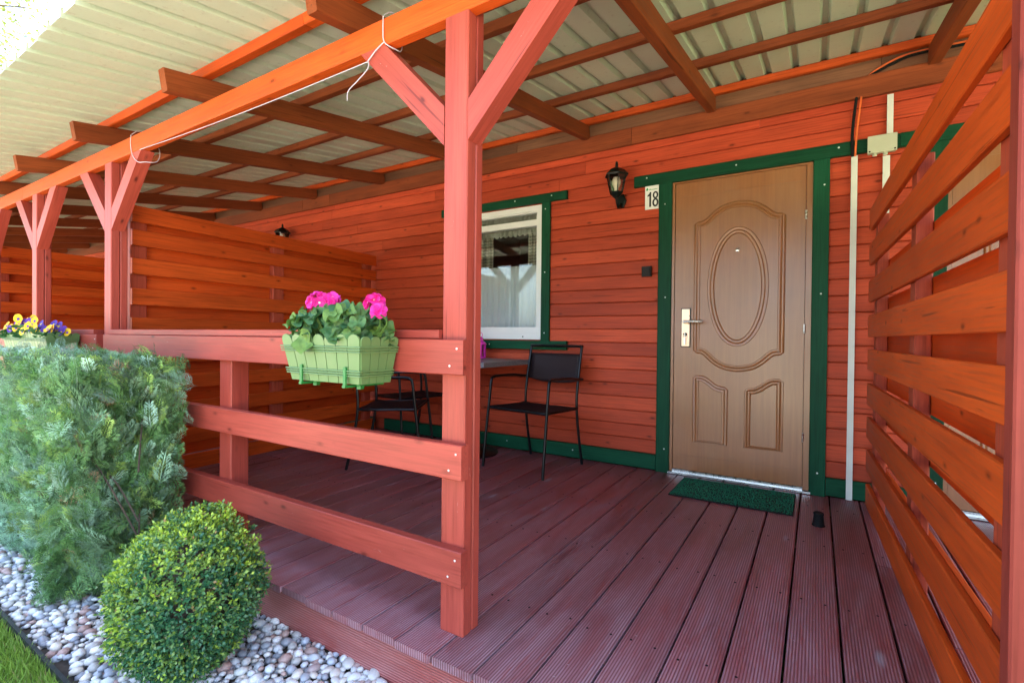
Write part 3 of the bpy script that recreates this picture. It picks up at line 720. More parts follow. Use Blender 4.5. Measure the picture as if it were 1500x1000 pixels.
def conduit(x0, x1, z0, z1, label):
    c = thing('cable_trunking', ((x0 + x1) / 2, 3.597, z0), label, 'conduit', 'white cable trunking')
    boxo('channel', (x0 + .002, 3.578, z0), (x1 - .002, 3.597, z1), 'conduit', c, .001, 'z'); boxo('cover', (x0, 3.571, z0 + .001), (x1, 3.5775, z1), 'conduit', c, .002, 'z')
    for k in (.35, .65): xx = x0 + (x1 - x0) * k; boxo('rib', (xx - .0012, 3.5695, z0 + .002), (xx + .0012, 3.5708, z1 - .001), 'conduit', c, .0004, 'z')
conduit(.163, .195, .004, 2.066, 'long white cable trunking right of the door, floor to green header')
conduit(.315, .349, .004, 2.038, 'white cable trunking seen through the slatted screen')
conduit(.331, .361, 2.162, 2.390, 'short white cable trunking above the junction box')
jb = thing('junction_box', (.322, 3.574, 2.1), 'cream junction box on the green header over the door', 'junction box')
boxo('box_body', (.243, 3.535, 2.054), (.372, 3.5735, 2.146), 'cream', jb, .006); boxo('lid', (.239, 3.525, 2.050), (.376, 3.5345, 2.150), 'cream', jb, .004)
for xx, zz in ((.249, 2.060), (.366, 2.060)): MB().lathe([(.005, 0), (.005, .001), (.002, .002)], 8).build('screw', 'dark', jb, Matrix.Translation((xx, 3.5248, zz)) @ Matrix.Rotation(R(90), 4, 'X'))
for xx in (.285, .335): MB().lathe([(.010, -.014), (.012, 0)], 10, (xx - .01, 3.554, 2.0535)).build('cable_gland', 'cream', jb)
cb = thing('power_cable', (.2, 3.57, 2.07), 'orange and black cable from rafter down to the white trunking', 'cable')
MB().tube(smooth_path([(.182, 3.566, 2.06), (.188, 3.560, 2.2), (.206, 3.570, 2.39), (.208, 3.592, 2.415), (.222, 3.592, 2.50), (.265, 3.585, 2.545), (.36, 3.575, 2.585), (.47, 3.575, 2.60), (.8, 3.585, 2.60), (1.6, 3.585, 2.615)], 6), .0055, 8).build('orange_cable', 'orange_cable', cb, None, True)
MB().tube(smooth_path([(.170, 3.566, 2.06), (.166, 3.562, 2.2), (.182, 3.570, 2.39), (.186, 3.592, 2.415), (.205, 3.592, 2.49), (.25, 3.588, 2.530), (.36, 3.578, 2.568), (.47, 3.575, 2.59), (.8, 3.586, 2.585), (1.6, 3.586, 2.6)], 6), .008, 8).build('black_cable', 'rubber', cb, None, True)

# doormat, door stop
dm = thing('doormat', (-.44, 3.32, 0), 'dark green turf doormat lying in front of the door', 'doormat')
boxo('mat_base', (-.765, 3.085, .0008), (-.096, 3.525, .007), 'rubber', dm, .001)
nb = 9000; px_ = rng.uniform(-.762, -.099, nb); py_ = rng.uniform(3.088, 3.522, nb); a_ = rng.uniform(0, 6.28, nb); h_ = rng.uniform(.003, .006, nb)
lx, ly = rng.normal(0, .003, nb), rng.normal(0, .003, nb)
vv = np.stack([np.stack([px_ - .0022 * np.cos(a_), py_ - .0022 * np.sin(a_), np.full(nb, .0065)], 1), np.stack([px_ + .0022 * np.cos(a_), py_ + .0022 * np.sin(a_), np.full(nb, .0065)], 1), np.stack([px_ + lx, py_ + ly, .007 + h_], 1)], 1).reshape(-1, 3)
pile = np_mesh('pile', vv - np.array([-.44, 3.32, 0]), np.arange(nb * 3).reshape(-1, 3), None, 'doormat', WLD[dm.name], dm); pile['kind'] = 'stuff'
ds = thing('door_stop', (.022, 3.01, 0), 'small black conical door stop standing on the deck', 'door stop')
MB().lathe([(.030, .0), (.030, .004), (.027, .006), (.022, .055), (.024, .058), (.024, .066), (.018, .070), (.006, .070)], 20, (.022, 3.01, .001)).build('cone', 'rubber', ds, None, True)
MB().lathe([(.005, 0), (.005, .002)], 8, (.022, 3.01, .0712)).build('screw', 'dark', ds)

# ================================================================== TABLE + CHAIRS
tb = thing('bistro_table', (-2.38, 3.2, 0), 'grey stone-look pedestal table standing under the window', 'table')
boxo('table_top', (-2.72, 2.85, .742), (-2.0, 3.545, .778), 'granite', tb, .004)
MB().lathe([(.225, .002), (.225, .012), (.20, .020), (.05, .026), (.034, .032)], 32, (-2.43, 3.29, 0)).build('base', 'black_metal', tb, None, True)
MB().lathe([(.030, .03), (.030, .728)], 16, (-2.43, 3.29, 0)).build('column', 'black_metal', tb, None, True)
MB().box((-2.6, 3.26, .728), (-2.26, 3.32, .7415)).box((-2.46, 3.09, .7275), (-2.40, 3.49, .741)).build('bracket', 'black_metal', tb)
ln = thing('candle_lantern', (-2.47, 3.47, .779), 'small bright pink candle lantern on the table', 'lantern')
c = (-2.47, 3.47, .779)
MB().lathe([(.046, .0), (.048, .006), (.044, .012), (.040, .014)], 12, c).build('base', 'pink', ln)
bars = MB()
for k in range(6):
    a = 2 * math.pi * k / 6 + .2; x_, y_ = c[0] + .040 * math.cos(a), c[1] + .040 * math.sin(a); bars.box((x_ - .007, y_ - .007, c[2] + .012), (x_ + .007, y_ + .007, c[2] + .118))
bars.build('bars', 'pink', ln); MB().lathe([(.034, .014), (.034, .116)], 12, c).build('glass', 'lampglass', ln)
MB().lathe([(.018, .014), (.018, .05), (.015, .052)], 14, c).build('candle', 'bulb', ln)
MB().lathe([(.050, .116), (.050, .124), (.038, .140), (.022, .150), (.020, .166), (.026, .170), (.010, .182), (.004, .186)], 14, c).build('lid', 'pink', ln, None, True)
MB().tube([(c[0] + .020 * math.cos(a), c[1], c[2] + .200 + .020 * math.sin(a)) for a in np.linspace(0, 6.28, 16, endpoint=False)], .0025, 6, True).build('ring', 'pink', ln)

def chair(loc, rz, label):
    """faces local -Y"""
    t = thing('metal_chair', (*loc, 0), label, 'chair', 'black metal armchairs on the porch', rz)
    W = WLD[t.name]
    B = lambda mb, n, mt, sm=True: mb.build(n, mt, t, W.copy(), sm)
    for s in (-1, 1):
        B(MB().tube(smooth_path([(s * .275, -.262, .002), (s * .272, -.235, .25), (s * .268, -.205, .50), (s * .266, -.188, .635), (s * .264, -.165, .662), (s * .262, -.12, .668), (s * .260, .05, .666), (s * .258, .17, .655), (s * .258, .255, .650)], 5), .0105, 8), 'arm_leg', 'black_metal')
        B(MB().tube(smooth_path([(s * .245, .285, .002), (s * .245, .235, .22), (s * .243, .205, .43), (s * .242, .215, .60), (s * .240, .262, .84), (s * .238, .275, .897)], 6), .0105, 8), 'back_leg', 'black_metal')
        B(MB().tube([(s * .262, -.215, .440), (s * .243, .205, .430)], .009, 8), 'seat_rail', 'black_metal')
    B(MB().tube([(-.248, .275, .897), (.248, .275, .897)], .0105, 8), 'top_rail', 'black_metal')
    B(MB().tube([(-.262, -.215, .438), (.262, -.215, .438)], .010, 8), 'front_rail', 'black_metal')
    B(MB().tube([(-.243, .205, .430), (.243, .205, .430)], .009, 8), 'rear_rail', 'black_metal')
    v = []; f = []; n = 10; k = 8
    for j in range(k + 1):
        for i in range(n + 1):
            u = i / n * 2 - 1; q = j / k; x = u * .258; y = -.225 + q * .43
            v.append((x, y, .452 - .010 * (1 - u * u) - .016 * math.sin(q * 2.6)))
    for j in range(k):
        for i in range(n): a = j * (n + 1) + i; f.append((a, a + 1, a + n + 2, a + n + 1))
    o = B(MB().add(v, f), 'seat', 'black_mesh'); md = o.modifiers.new('t', 'SOLIDIFY'); md.thickness = .007
    v = []; f = []
    for j in range(k + 1):
        for i in range(n + 1):
            u = i / n * 2 - 1; q = j / k; zt = .838; zb = .640 - .030 * (1 - abs(u) ** 2.4)
            z = zb + (zt - zb) * q; v.append((u * .236, .228 + (z - .62) * .20 + .022 * (1 - u * u), z))
    for j in range(k):
        for i in range(n): a = j * (n + 1) + i; f.append((a, a + 1, a + n + 2, a + n + 1))
    o = B(MB().add(v, f), 'backrest', 'brown_mesh'); md = o.modifiers.new('t', 'SOLIDIFY'); md.thickness = .006
    return t
chair((-1.79, 3.215), R(-8), 'black metal armchair standing clear between table and front door')
chair((-2.74, 2.72), R(122), 'black metal armchair nearest the railing, seen below the geranium box')
chair((-3.08, 3.28), R(78), 'black metal armchair in the corner by the wall, left of the table')

# clothesline -------------------------------------------------------------
cl = thing('clothesline', (-1.33, 1.24, 2.0), 'thin white cord tied round the front beam and strung along it', 'cord')
bl = MB()
bl.tube(smooth_path([(-1.325, 1.246, 2.10), (-1.325, 1.2455, 2.05), (-1.318, 1.246, 2.004), (-1.292, 1.275, 1.985), (-1.30, 1.31, 2.0), (-1.33, 1.342, 2.07), (-1.33, 1.30, 2.139), (-1.325, 1.25, 2.105)], 5), .0021, 6)
bl.tube(smooth_path([(-1.318, 1.243, 2.003), (-1.36, 1.243, 1.985), (-1.40, 1.243, 1.958)], 4), .0022, 6)
bl.build('knot_loop', 'rope', cl, None, True)
ls = [(-1.40, 1.243, 1.956), (-1.75, 1.244, 1.968)] + [(-1.40 - (3.26 - 1.40) * t, 1.245, 1.957 + .04 * t) for t in (.35, .6, .8)] + [(-3.26, 1.246, 1.995)]
ls = [(-1.40 - (3.24 - 1.40) * t, 1.243, 1.957 + (1.992 - 1.957) * t - .012 * math.sin(math.pi * t)) for t in np.linspace(0, 1, 12)]
MB().tube(ls, .0018, 6).build('line', 'rope', cl, None, True)
MB().tube(smooth_path([(-1.395, 1.243, 1.955), (-1.40, 1.242, 1.93), (-1.45, 1.24, 1.90), (-1.50, 1.24, 1.875), (-1.505, 1.24, 1.84)], 5), .0018, 6).build('loose_end', 'rope', cl, None, True)
MB().tube(smooth_path([(-3.36, 1.246, 2.10), (-3.365, 1.2455, 2.05), (-3.34, 1.246, 1.98), (-3.27, 1.246, 1.93), (-3.19, 1.247, 1.915), (-3.17, 1.30, 1.93), (-3.25, 1.345, 2.02), (-3.35, 1.342, 2.12), (-3.36, 1.29, 2.14), (-3.36, 1.25, 2.105)], 5), .0021, 6).build('end_loop', 'rope', cl, None, True)

# ================================================================== PLANTERS
def planter(x0, x1, label):
    """pale green picket style trough hung on the rail front (y 1.212)"""
    t = thing('planter_box', ((x0 + x1) / 2, 1.13, .81), label, 'planter', 'green window boxes on the railing')
    yf0, yb = 1.045, 1.205; z0, z1 = .808, .945; ins = .024; yfb = 1.068
    body = MB()
    lo = [(x0 + ins, yfb, z0), (x1 - ins, yfb, z0), (x1 - ins, yb - .012, z0), (x0 + ins, yb - .012, z0)]; hi = [(x0, yf0, z1), (x1, yf0, z1), (x1, yb, z1), (x0, yb, z1)]
    th = .005; hin = [(x0 + th, yf0 + th, z1), (x1 - th, yf0 + th, z1), (x1 - th, yb - th, z1), (x0 + th, yb - th, z1)]
    lin = [(x0 + ins + th, yfb + th, z0 + .08), (x1 - ins - th, yfb + th, z0 + .08), (x1 - ins - th, yb - .016, z0 + .08), (x0 + ins + th, yb - .016, z0 + .08)]
    f = [(3, 2, 1, 0)] + [(i, (i + 1) % 4, 4 + (i + 1) % 4, 4 + i) for i in range(4)] + [(4 + i, 4 + (i + 1) % 4, 8 + (i + 1) % 4, 8 + i) for i in range(4)] + [(8 + i, 8 + (i + 1) % 4, 12 + (i + 1) % 4, 12 + i) for i in range(4)]
    body.add(lo + hi + hin + lin, f); body.build('trough', 'planter', t)
    def picket(a, b, a2, b2):
        # a,b top corners (world), a2,b2 bottom corners; outward normal from cross product
        a, b, a2, b2 = map(V, (a, b, a2, b2)); n = (b - a).cross(a2 - a).normalized(); n = -n
        g = (b - a) * .03; a += g; b -= g; g2 = (b2 - a2) * .03; a2 += g2; b2 -= g2
        up_ = (a - a2).normalized(); w_ = (b - a).length
        out = [a2, b2, b] + [(a + b) / 2 + (b - a) / 2 * math.cos(q) + up_ * (w_ * .42 * math.sin(q)) for q in np.linspace(0, math.pi, 9)[1:-1]] + [a]
        k = len(out); vv = [p - n * .002 for p in out] + [p + n * .0035 for p in out]
        ff = [tuple(range(k - 1, -1, -1)), tuple(range(k, 2 * k))] + [(i, (i + 1) % k, k + (i + 1) % k, k + i) for i in range(k)]
        MB().add(vv, ff).build('picket', 'planter', t)
    def side(p, q, p2, q2, n):
        p, q, p2, q2 = map(V, (p, q, p2, q2))
        for i in range(n): picket(p.lerp(q, i / n), p.lerp(q, (i + 1) / n), p2.lerp(q2, i / n), p2.lerp(q2, (i + 1) / n))
    nf = max(7, round((x1 - x0) / .056))
    side(hi[0], hi[1], lo[0], lo[1], nf); side(hi[1], hi[2], lo[1], lo[2], 4); side(hi[3], hi[0], lo[3], lo[0], 4)
    for k0 in (.24, .80):                     # raised double bands around the trough
        for dz in (-.008, 0, .008):
            k = k0 + dz / (z1 - z0); pts = [V(lo[i]).lerp(V(hi[i]), k) for i in range(4)]; o_ = .0085
            pts = [V((p.x + (-o_ if i in (0, 3) else o_), p.y - (o_ if i in (0, 1) else 0), p.z)) for i, p in enumerate(pts)]
            MB().tube(pts[2:] + pts[:2] + [pts[2]] if False else [pts[3], pts[0], pts[1], pts[2]], .0024, 6).build('band', 'planter', t)
    for kx in (.24, .80):                     # green rail hooks
        x = x0 + (x1 - x0) * kx
        MB().box((x - .006, 1.049, .803), (x + .006, 1.055, .862)).box((x - .007, 1.047, .795), (x + .007, 1.212, .803)).box((x + .012, 1.090, .789), (x + .030, 1.105, .803)).box((x - .004, 1.204, .795), (x + .004, 1.2115, .95)).build('hook', 'hook', t)
    MB().add([(x0 + .006, yf0 + .006, .925), (x1 - .006, yf0 + .006, .925), (x1 - .006, yb - .006, .925), (x0 + .006, yb - .006, .925)], [(0, 1, 2, 3)]).build('soil', 'soil', t)
    return t
planter(-1.597, -1.200, 'pale green picket-edged window box holding the pink geranium')
planter(-4.85, -3.98, 'pale green window box holding pansies, half hidden by the hedge')

def gleaf_mesh(seed):
    rr = random.Random(seed); n = 28; v = [(0, 0, 0)]; f = []
    for ring, q in ((.5, 1), (1., 2)):
        for i in range(n):
            a = 2 * math.pi * i / n; notch = 1 - .55 * math.exp(-((abs(math.atan2(math.sin(a + math.pi / 2), math.cos(a + math.pi / 2)))) / .28) ** 2)
            rad = .036 * ring * notch * (1 + .06 * math.cos(7 * a) * (ring == 1) + rr.uniform(-.02, .02))
            z = .010 * ring ** 2 * math.cos(3.5 * a + seed) + .010 * ring ** 2
            v.append((rad * math.cos(a), rad * math.sin(a), z))
    for i in range(n):
        j = (i + 1) % n; f.append((0, 1 + i, 1 + j)); f.append((1 + i, 1 + n + i, 1 + n + j, 1 + j))
    me = mesh('geranium_leaf', v, f, True); me.materials.append(M['gleaf']); return me
GL = [gleaf_mesh(s) for s in range(4)]
ge = thing('geranium_plant', (-1.4, 1.12, .925), 'bushy geranium with two magenta flower heads in the green box', 'geranium')
def orient(p, nrm, spin, s):
    nrm = V(nrm).normalized(); q = nrm.to_track_quat('Z', 'Y').to_matrix().to_4x4()
    return Matrix.Translation(p) @ q @ Matrix.Rotation(spin, 4, 'Z') @ Matrix.Scale(s, 4)
stems = MB()
for i in range(150):
    u = random.uniform(-1, 1); v_ = random.uniform(-1, 1); h = random.random()
    cx, cy = -1.40, 1.125
    px = cx + u * .185; py = cy + v_ * .085; top = .060 + .060 * (1 - abs(u) ** 2.5) * (1 - .45 * v_ * v_)
    pz = .938 + top * (1 - (1 - h) ** 1.8)
    nrm = (u * .8 + random.uniform(-.4, .4), v_ * .7 - .65 + random.uniform(-.4, .4), .55 + .5 * h + random.uniform(-.2, .3))
    link('leaf', GL[i % 4], orient((px, py, pz), nrm, random.uniform(0, 6.28), random.uniform(.6, 1.1)), ge)
    stems.tube(smooth_path([(cx + u * .10, cy + v_ * .04, .922), (cx + u * .15, cy + v_ * .06, (.922 + pz) / 2), (px, py, pz)], 3), .0018, 5)
link('leaf', GL[0], orient((-1.455, 1.036, .938), (.15, -1, .25), 1.7, 1.15), ge)
link('leaf', GL[1], orient((-1.30, 1.040, .958), (.2, -1, .5), .6, .8), ge)
def petal_geo(l, wd, cup):
    v = [(0, 0, 0)]; k = 7
    for i in range(k): a = math.pi * (i / (k - 1)) - math.pi / 2; v.append((l * (.55 + .45 * math.cos(a)), wd * math.sin(a), cup * (.5 + .5 * math.cos(a))))
    return v, [(0, i, i + 1) for i in range(1, k)]
def floret(mb, eye, W, s=1.):
    for k in range(5):
        g = W @ Matrix.Rotation(2 * math.pi * k / 5 + random.uniform(-.1, .1), 4, 'Z') @ Matrix.Rotation(-random.uniform(.15, .4), 4, 'Y')
        v, f = petal_geo(.017 * s, .0085 * s, .002); mb.add([g @ V(p) for p in v], f)
    v = [W @ V((.0032 * s * math.cos(a), .0032 * s * math.sin(a), .0015)) for a in np.linspace(0, 6.28, 7)[:-1]]; eye.add(v, [tuple(range(6))])
for (hx, hy, hz, n_, rad) in ((-1.475, 1.10, 1.073, 14, .026), (-1.195, 1.10, 1.062, 9, .020), (-1.165, 1.09, 1.036, 5, .014), (-1.43, 1.12, 1.088, 4, .012), (-1.405, 1.115, 1.070, 3, .01)):
    for k in range(n_):
        d = V((random.gauss(0, 1), random.gauss(-.7, .9), random.gauss(.35, .8))).normalized(); mb = MB(); ey = MB()
        W = orient(V((hx, hy, hz)) + d * rad * 1.15, d, random.uniform(0, 6), 1.0); floret(mb, ey, Matrix(), 1.35)
        fo = mb.build('flower', 'petal', ge, W.copy()); ey.build('flower_eye', 'peteye', fo, W.copy())
    stems.tube(smooth_path([(hx * .6 - 1.4 * .4, 1.13, .92), (hx, 1.12, 1.0), (hx, hy, hz - .005)], 4), .0025, 6)
stems.build('stems', 'stem', ge, None, True)

pa = thing('pansy_plant', (-4.42, 1.12, .925), 'yellow and violet pansies in the window box above the hedge', 'pansies')
plm = []
for s in range(3):
    v = []; f = []; k = 6
    for i in range(k + 1):
        q = i / k; wd = .011 * math.sin(math.pi * (q * .92 + .04)) ** .8; zz = .012 * math.sin(q * 2.4 + s * .3)
        v += [(q * .05, -wd, zz + .003), (q * .05, 0, zz), (q * .05, wd, zz + .003)]
    for i in range(k): a = 3 * i; f += [(a, a + 1, a + 4, a + 3), (a + 1, a + 2, a + 5, a + 4)]
    me = mesh('pansy_leaf', v, f, True); me.materials.append(M['pansyleaf']); plm.append(me)
for i in range(270):
    px = random.uniform(-4.84, -3.97); py = random.uniform(1.05, 1.20); e = 1 - abs((px + 4.42) / .46) ** 3
    d = V((random.uniform(-1, 1), random.uniform(-1.3, .6), random.uniform(.2, 1.2))).normalized()
    W = orient((px, py, .93 + random.random() * .07 * max(.25, e)), d.cross(V((random.uniform(-1, 1), 1, .3))), 0, random.uniform(.8, 1.3)); link('leaf', plm[i % 3], W, pa)
def pansy(W, ycol):
    c1 = 'yellow' if ycol else 'purple'; mb = MB(); cen = MB()
    for a, l in ((R(90), .026), (R(40), .024), (R(140), .024), (R(-30), .024), (R(210), .024), (R(270), .028)):
        g = Matrix.Rotation(a, 4, 'Z') @ Matrix.Rotation(-.15, 4, 'Y'); v, f = petal_geo(l, .017, .002); mb.add([g @ V(p) + V((0, 0, random.uniform(0, .002))) for p in v], f)
    cen.add([(.008 * math.cos(a), -.004 + .008 * math.sin(a), .0045) for a in np.linspace(0, 6.28, 8)[:-1]], [tuple(range(7))])
    o = mb.build('flower', c1, pa, W.copy()); cen.build('flower_centre', 'purple' if ycol else 'yellow', o, W.copy())
for i in range(64):
    px = random.uniform(-4.84, -3.95); e = max(.25, 1 - abs((px + 4.42) / .48) ** 2); py = random.uniform(1.03, 1.15)
    yc = (i % 3 != 0) if px < -4.2 else (i % 3 == 0)
    pansy(orient((px, py, .962 + random.uniform(.0, .10) * e), (random.uniform(.0, .9), -1, random.uniform(.1, .7)), random.uniform(-.4, .4), random.uniform(.9, 1.2)), yc)

# ================================================================== SHRUBS
def instance(base_v, base_f, Rm, T, s):
    """base (k,3) placed n times -> verts, faces"""
    n = len(T); k = len(base_v)
    v = np.einsum('nij,kj->nki', Rm, base_v) * s[:, None, None] + T[:, None, :]
    f = base_f[None] + (np.arange(n) * k)[:, None, None]
    return v.reshape(-1, 3), f.reshape(-1, base_f.shape[1])
def basis(xd, zd):
    x = xd / np.linalg.norm(xd, axis=1, keepdims=True); z = zd - (zd * x).sum(1, keepdims=True) * x; z /= np.linalg.norm(z, axis=1, keepdims=True) + 1e-9
    y = np.cross(z, x); return np.stack([x, y, z], 2)
# boxwood ball
bc = np.array([-1.800, .842, .088])
bw = thing('boxwood_shrub', (bc[0], bc[1], GZ), 'round clipped boxwood ball growing in the pebbles', 'boxwood')
lb = np.array([(0, 0, 0), (.5, .30, .07), (.52, 0, 0), (.5, -.30, .07), (1, 0, -.03)]); lfaces = np.array([(0, 2, 1), (0, 3, 2), (2, 4, 1), (3, 4, 2)])
NT = 5600; d = rng.normal(size=(NT, 3)); d /= np.linalg.norm(d, axis=1, keepdims=True)
lump = 1 + .06 * np.sin(5 * d[:, 0] + 2) * np.sin(4 * d[:, 1]) + .03 * np.sin(9 * d[:, 2] + 3 * d[:, 0])
depth = rng.random(NT) ** 1.7 * .075; rad = .272 * lump - depth + rng.normal(0, .007, NT) + np.where(rng.random(NT) < .05, rng.uniform(.008, .028, NT), 0)
sq = np.array([.78, .78, .93]); pos = bc + d * rad[:, None] * sq
tips = []; TT = []; RR = []; SS = []; CC = []
yellow_mix = np.clip(rng.normal(.50, .32, NT) + .22 * np.sin(7 * d[:, 0]) * np.cos(6 * d[:, 2]) + .22 * d[:, 2] - .26 * d[:, 0] - .12, 0, 1)  # random leaf tone, yellower towards the top and left
for k in range(7):
    ax = d + rng.normal(0, .42, (NT, 3)) + np.array([0, 0, .25]); ax /= np.linalg.norm(ax, axis=1, keepdims=True)
    side_ = np.cross(ax, rng.normal(size=(NT, 3))); side_ /= np.linalg.norm(side_, axis=1, keepdims=True)
    along = k / 7 * .020; xd = ax * (.35 + .12 * k) + side_ * (1.1 - .1 * k); TT.append(pos + ax * along); RR.append(basis(xd, ax)); SS.append(rng.uniform(.010, .0165, NT))
    yy = np.clip(yellow_mix + (k - 3) * .06, 0, 1)[:, None]; old = np.array([.024, .095, .042]); new = np.array([.27, .37, .035])
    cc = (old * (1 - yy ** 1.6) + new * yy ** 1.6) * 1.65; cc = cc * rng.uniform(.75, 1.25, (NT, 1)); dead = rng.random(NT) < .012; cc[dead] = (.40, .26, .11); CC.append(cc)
TT, RR, SS, CC = np.concatenate(TT), np.concatenate(RR), np.concatenate(SS), np.concatenate(CC)
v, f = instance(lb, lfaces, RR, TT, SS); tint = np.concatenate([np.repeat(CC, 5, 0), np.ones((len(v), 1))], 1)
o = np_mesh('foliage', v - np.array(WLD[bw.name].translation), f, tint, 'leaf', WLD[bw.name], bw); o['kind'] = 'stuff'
st = MB()
for k in range(40):
    q = V(rng.normal(size=3)); q.z = abs(q.z) * .9 + .25; q.normalize(); e = V(bc) + V((0, 0, -.06)) + V((q.x * .19, q.y * .19, q.z * .24))
    st.tube(smooth_path([(bc[0] + q.x * .02, bc[1] + q.y * .02, GZ - .02), tuple(V(bc) + q * .08 + V((0, 0, -.14))), tuple(e)], 3), .004, 5)
st.build('stems', 'bark', bw, None, True)
vv = []; ff = []
core = MB(); core.lathe([(.01, -.19), (.10, -.16), (.135, -.06), (.14, .03), (.12, .12), (.06, .17), (.01, .18)], 16, tuple(bc)); core.build('dark_core', 'bark', bw, None, True)  # solid dark core added to block the view through the leaves

# thuja hedge: flat fern-like sprays ------------------------------------------
def spray(seed):
    """flat lacy frond, unit length on +X: rachis, tapering side branchlets, small lobes along them"""
    rr = np.random.default_rng(seed); q = []
    def strip(p, dr, ln, wd, z):
        p = np.array(p); dr = np.array(dr) / np.linalg.norm(dr); n_ = np.array([-dr[1], dr[0]]); a, b_, c_ = p, p + dr * ln * .6, p + dr * ln
        q.append([np.append(a, z), np.append(b_ - n_ * wd / 2, z), np.append(c_, z - .02 + rr.uniform(-.02, .01)), np.append(b_ + n_ * wd / 2, z + rr.uniform(-.006, .006))])
    strip((0, 0), (1, .03), .6, .022, 0); strip((.5, .01), (1, -.02), .55, .030, 0)
    n = 8
    for i in range(n):
        t = .10 + .82 * i / n
        for s_ in (-1, 1):
            t2 = t + (.035 if s_ > 0 else 0) + rr.uniform(-.012, .012); l2 = .46 * (1 - t) ** .65 * (.55 + .45 * min(1, t / .25)) * rr.uniform(.8, 1.12) + .05
            an = R(42 + rr.uniform(-6, 7)) * s_; dr = np.array([math.cos(an), math.sin(an)]); p = np.array([t2, 0]); z = rr.uniform(-.03, .03)
            strip(p, dr, l2, .022, z)
            for k in range(3):
                u = .30 + .22 * k
                for s2 in (-1, 1):
                    if rr.random() < .25: continue
                    a2 = an + s2 * R(32); strip(p + dr * l2 * u, (math.cos(a2), math.sin(a2)), l2 * (.30 - .05 * k) + .012, .017, z)
    v = np.array(q).reshape(-1, 3); v[:, 2] -= .14 * v[:, 0] ** 2; f = np.arange(len(v)).reshape(-1, 4); return v, f
hx0, hx1, hy0, hy1, hz1 = -4.05, -2.48, .70, 1.13, .842
hg = thing('thuja_hedge', (-3.2, .9, GZ), 'square clipped blue-green thuja hedge in front of the railing', 'hedge')
NS = 9000; face = rng.choice(3, NS, p=[.54, .27, .19]); T = np.zeros((NS, 3)); nr = np.zeros((NS, 3)); dp = rng.random(NS) ** 1.3 * .15
xs, ys_, zs2 = rng.uniform(hx0, hx1, NS), rng.uniform(hy0, hy1, NS), GZ + .03 + (hz1 - GZ - .03) * rng.random(NS)
wob = .025 * np.sin(xs * 9 + zs2 * 5) + .025 * np.sin(zs2 * 13 + xs * 4 + 1) + .015 * np.sin(zs2 * 23 + ys_ * 17)
taper = .13 * np.clip((.45 - zs2) / .6, 0, 1) ** 1.2
m0, m1, m2 = face == 0, face == 1, face == 2
T[m0] = np.stack([xs, hy0 + dp + wob + taper * .7, zs2], 1)[m0]; nr[m0] = (0, -1, 0)
T[m1] = np.stack([hx1 - dp + wob - taper * 1.2, ys_, zs2], 1)[m1]; nr[m1] = (1, 0, 0)
T[m2] = np.stack([xs, ys_, hz1 - dp * .8 + wob * .5], 1)[m2]; nr[m2] = (0, 0, 1)
rnd = rng.normal(size=(NS, 3))
xd = nr * .62 + rnd * .36 + np.array([0, 0, .62]); xd[m2] = rnd[m2] * .9 + np.array([0, 0, .35])
zd = rng.normal(size=(NS, 3)) * np.array([1, 1, .3]) + nr * .55
RRs = basis(xd, zd); ss = rng.uniform(.07, .155, NS); T = T - xd / np.linalg.norm(xd, axis=1, keepdims=True) * ss[:, None] * .75
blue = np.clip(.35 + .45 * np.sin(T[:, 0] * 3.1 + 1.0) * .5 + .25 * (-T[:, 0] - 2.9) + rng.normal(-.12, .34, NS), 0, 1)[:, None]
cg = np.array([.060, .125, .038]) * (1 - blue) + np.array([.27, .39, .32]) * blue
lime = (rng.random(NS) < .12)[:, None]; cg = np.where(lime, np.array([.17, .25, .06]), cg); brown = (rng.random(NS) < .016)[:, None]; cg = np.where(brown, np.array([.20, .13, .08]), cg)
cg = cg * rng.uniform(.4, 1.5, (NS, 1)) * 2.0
VV = []; FF = []; TI = []; off = 0
for s in range(6):
    mk = np.arange(NS) % 6 == s; bv, bf = spray(s); v, f = instance(bv, bf, RRs[mk], T[mk], ss[mk]); k = len(bv)
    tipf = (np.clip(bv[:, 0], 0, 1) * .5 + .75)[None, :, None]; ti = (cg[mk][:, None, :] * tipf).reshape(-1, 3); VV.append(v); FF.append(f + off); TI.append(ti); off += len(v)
VV, FF, TI = np.concatenate(VV), np.concatenate(FF), np.concatenate(TI)
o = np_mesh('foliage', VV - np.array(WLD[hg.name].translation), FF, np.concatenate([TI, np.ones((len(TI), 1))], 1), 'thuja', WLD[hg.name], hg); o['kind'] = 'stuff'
tw = MB()
for k in range(90):
    x_ = random.uniform(hx0, hx1 - .08); y_ = random.uniform(hy0 + .1, hy1 - .05); b0 = V((round(x_ * 2.5) / 2.5, .92, random.uniform(-.1, .5)))
    e = V((x_, y_ if random.random() < .5 else hy0 + .03, min(.86, b0.z + random.uniform(.1, .5)))); tw.tube(smooth_path([tuple(b0), tuple((b0 + e) / 2 + V((0, 0, .04))), tuple(e)], 3), .0035, 5)
tw.build('twigs', 'bark', hg, None, True)
for x_ in (-3.9, -3.5, -3.12, -2.74):
    MB().tube([(x_, .92, GZ - .03), (x_ + .02, .93, .2), (x_ - .01, .92, .78)], .02, 8, radii=[.026, .02, .006]).build('trunk', 'bark', hg, None, True)
cr = MB().box((hx0 + .13, hy0 + .20, GZ + .03), (hx1 - .24, hy1 - .12, hz1 - .16)); cr.build('inner_shade', 'bark', hg)

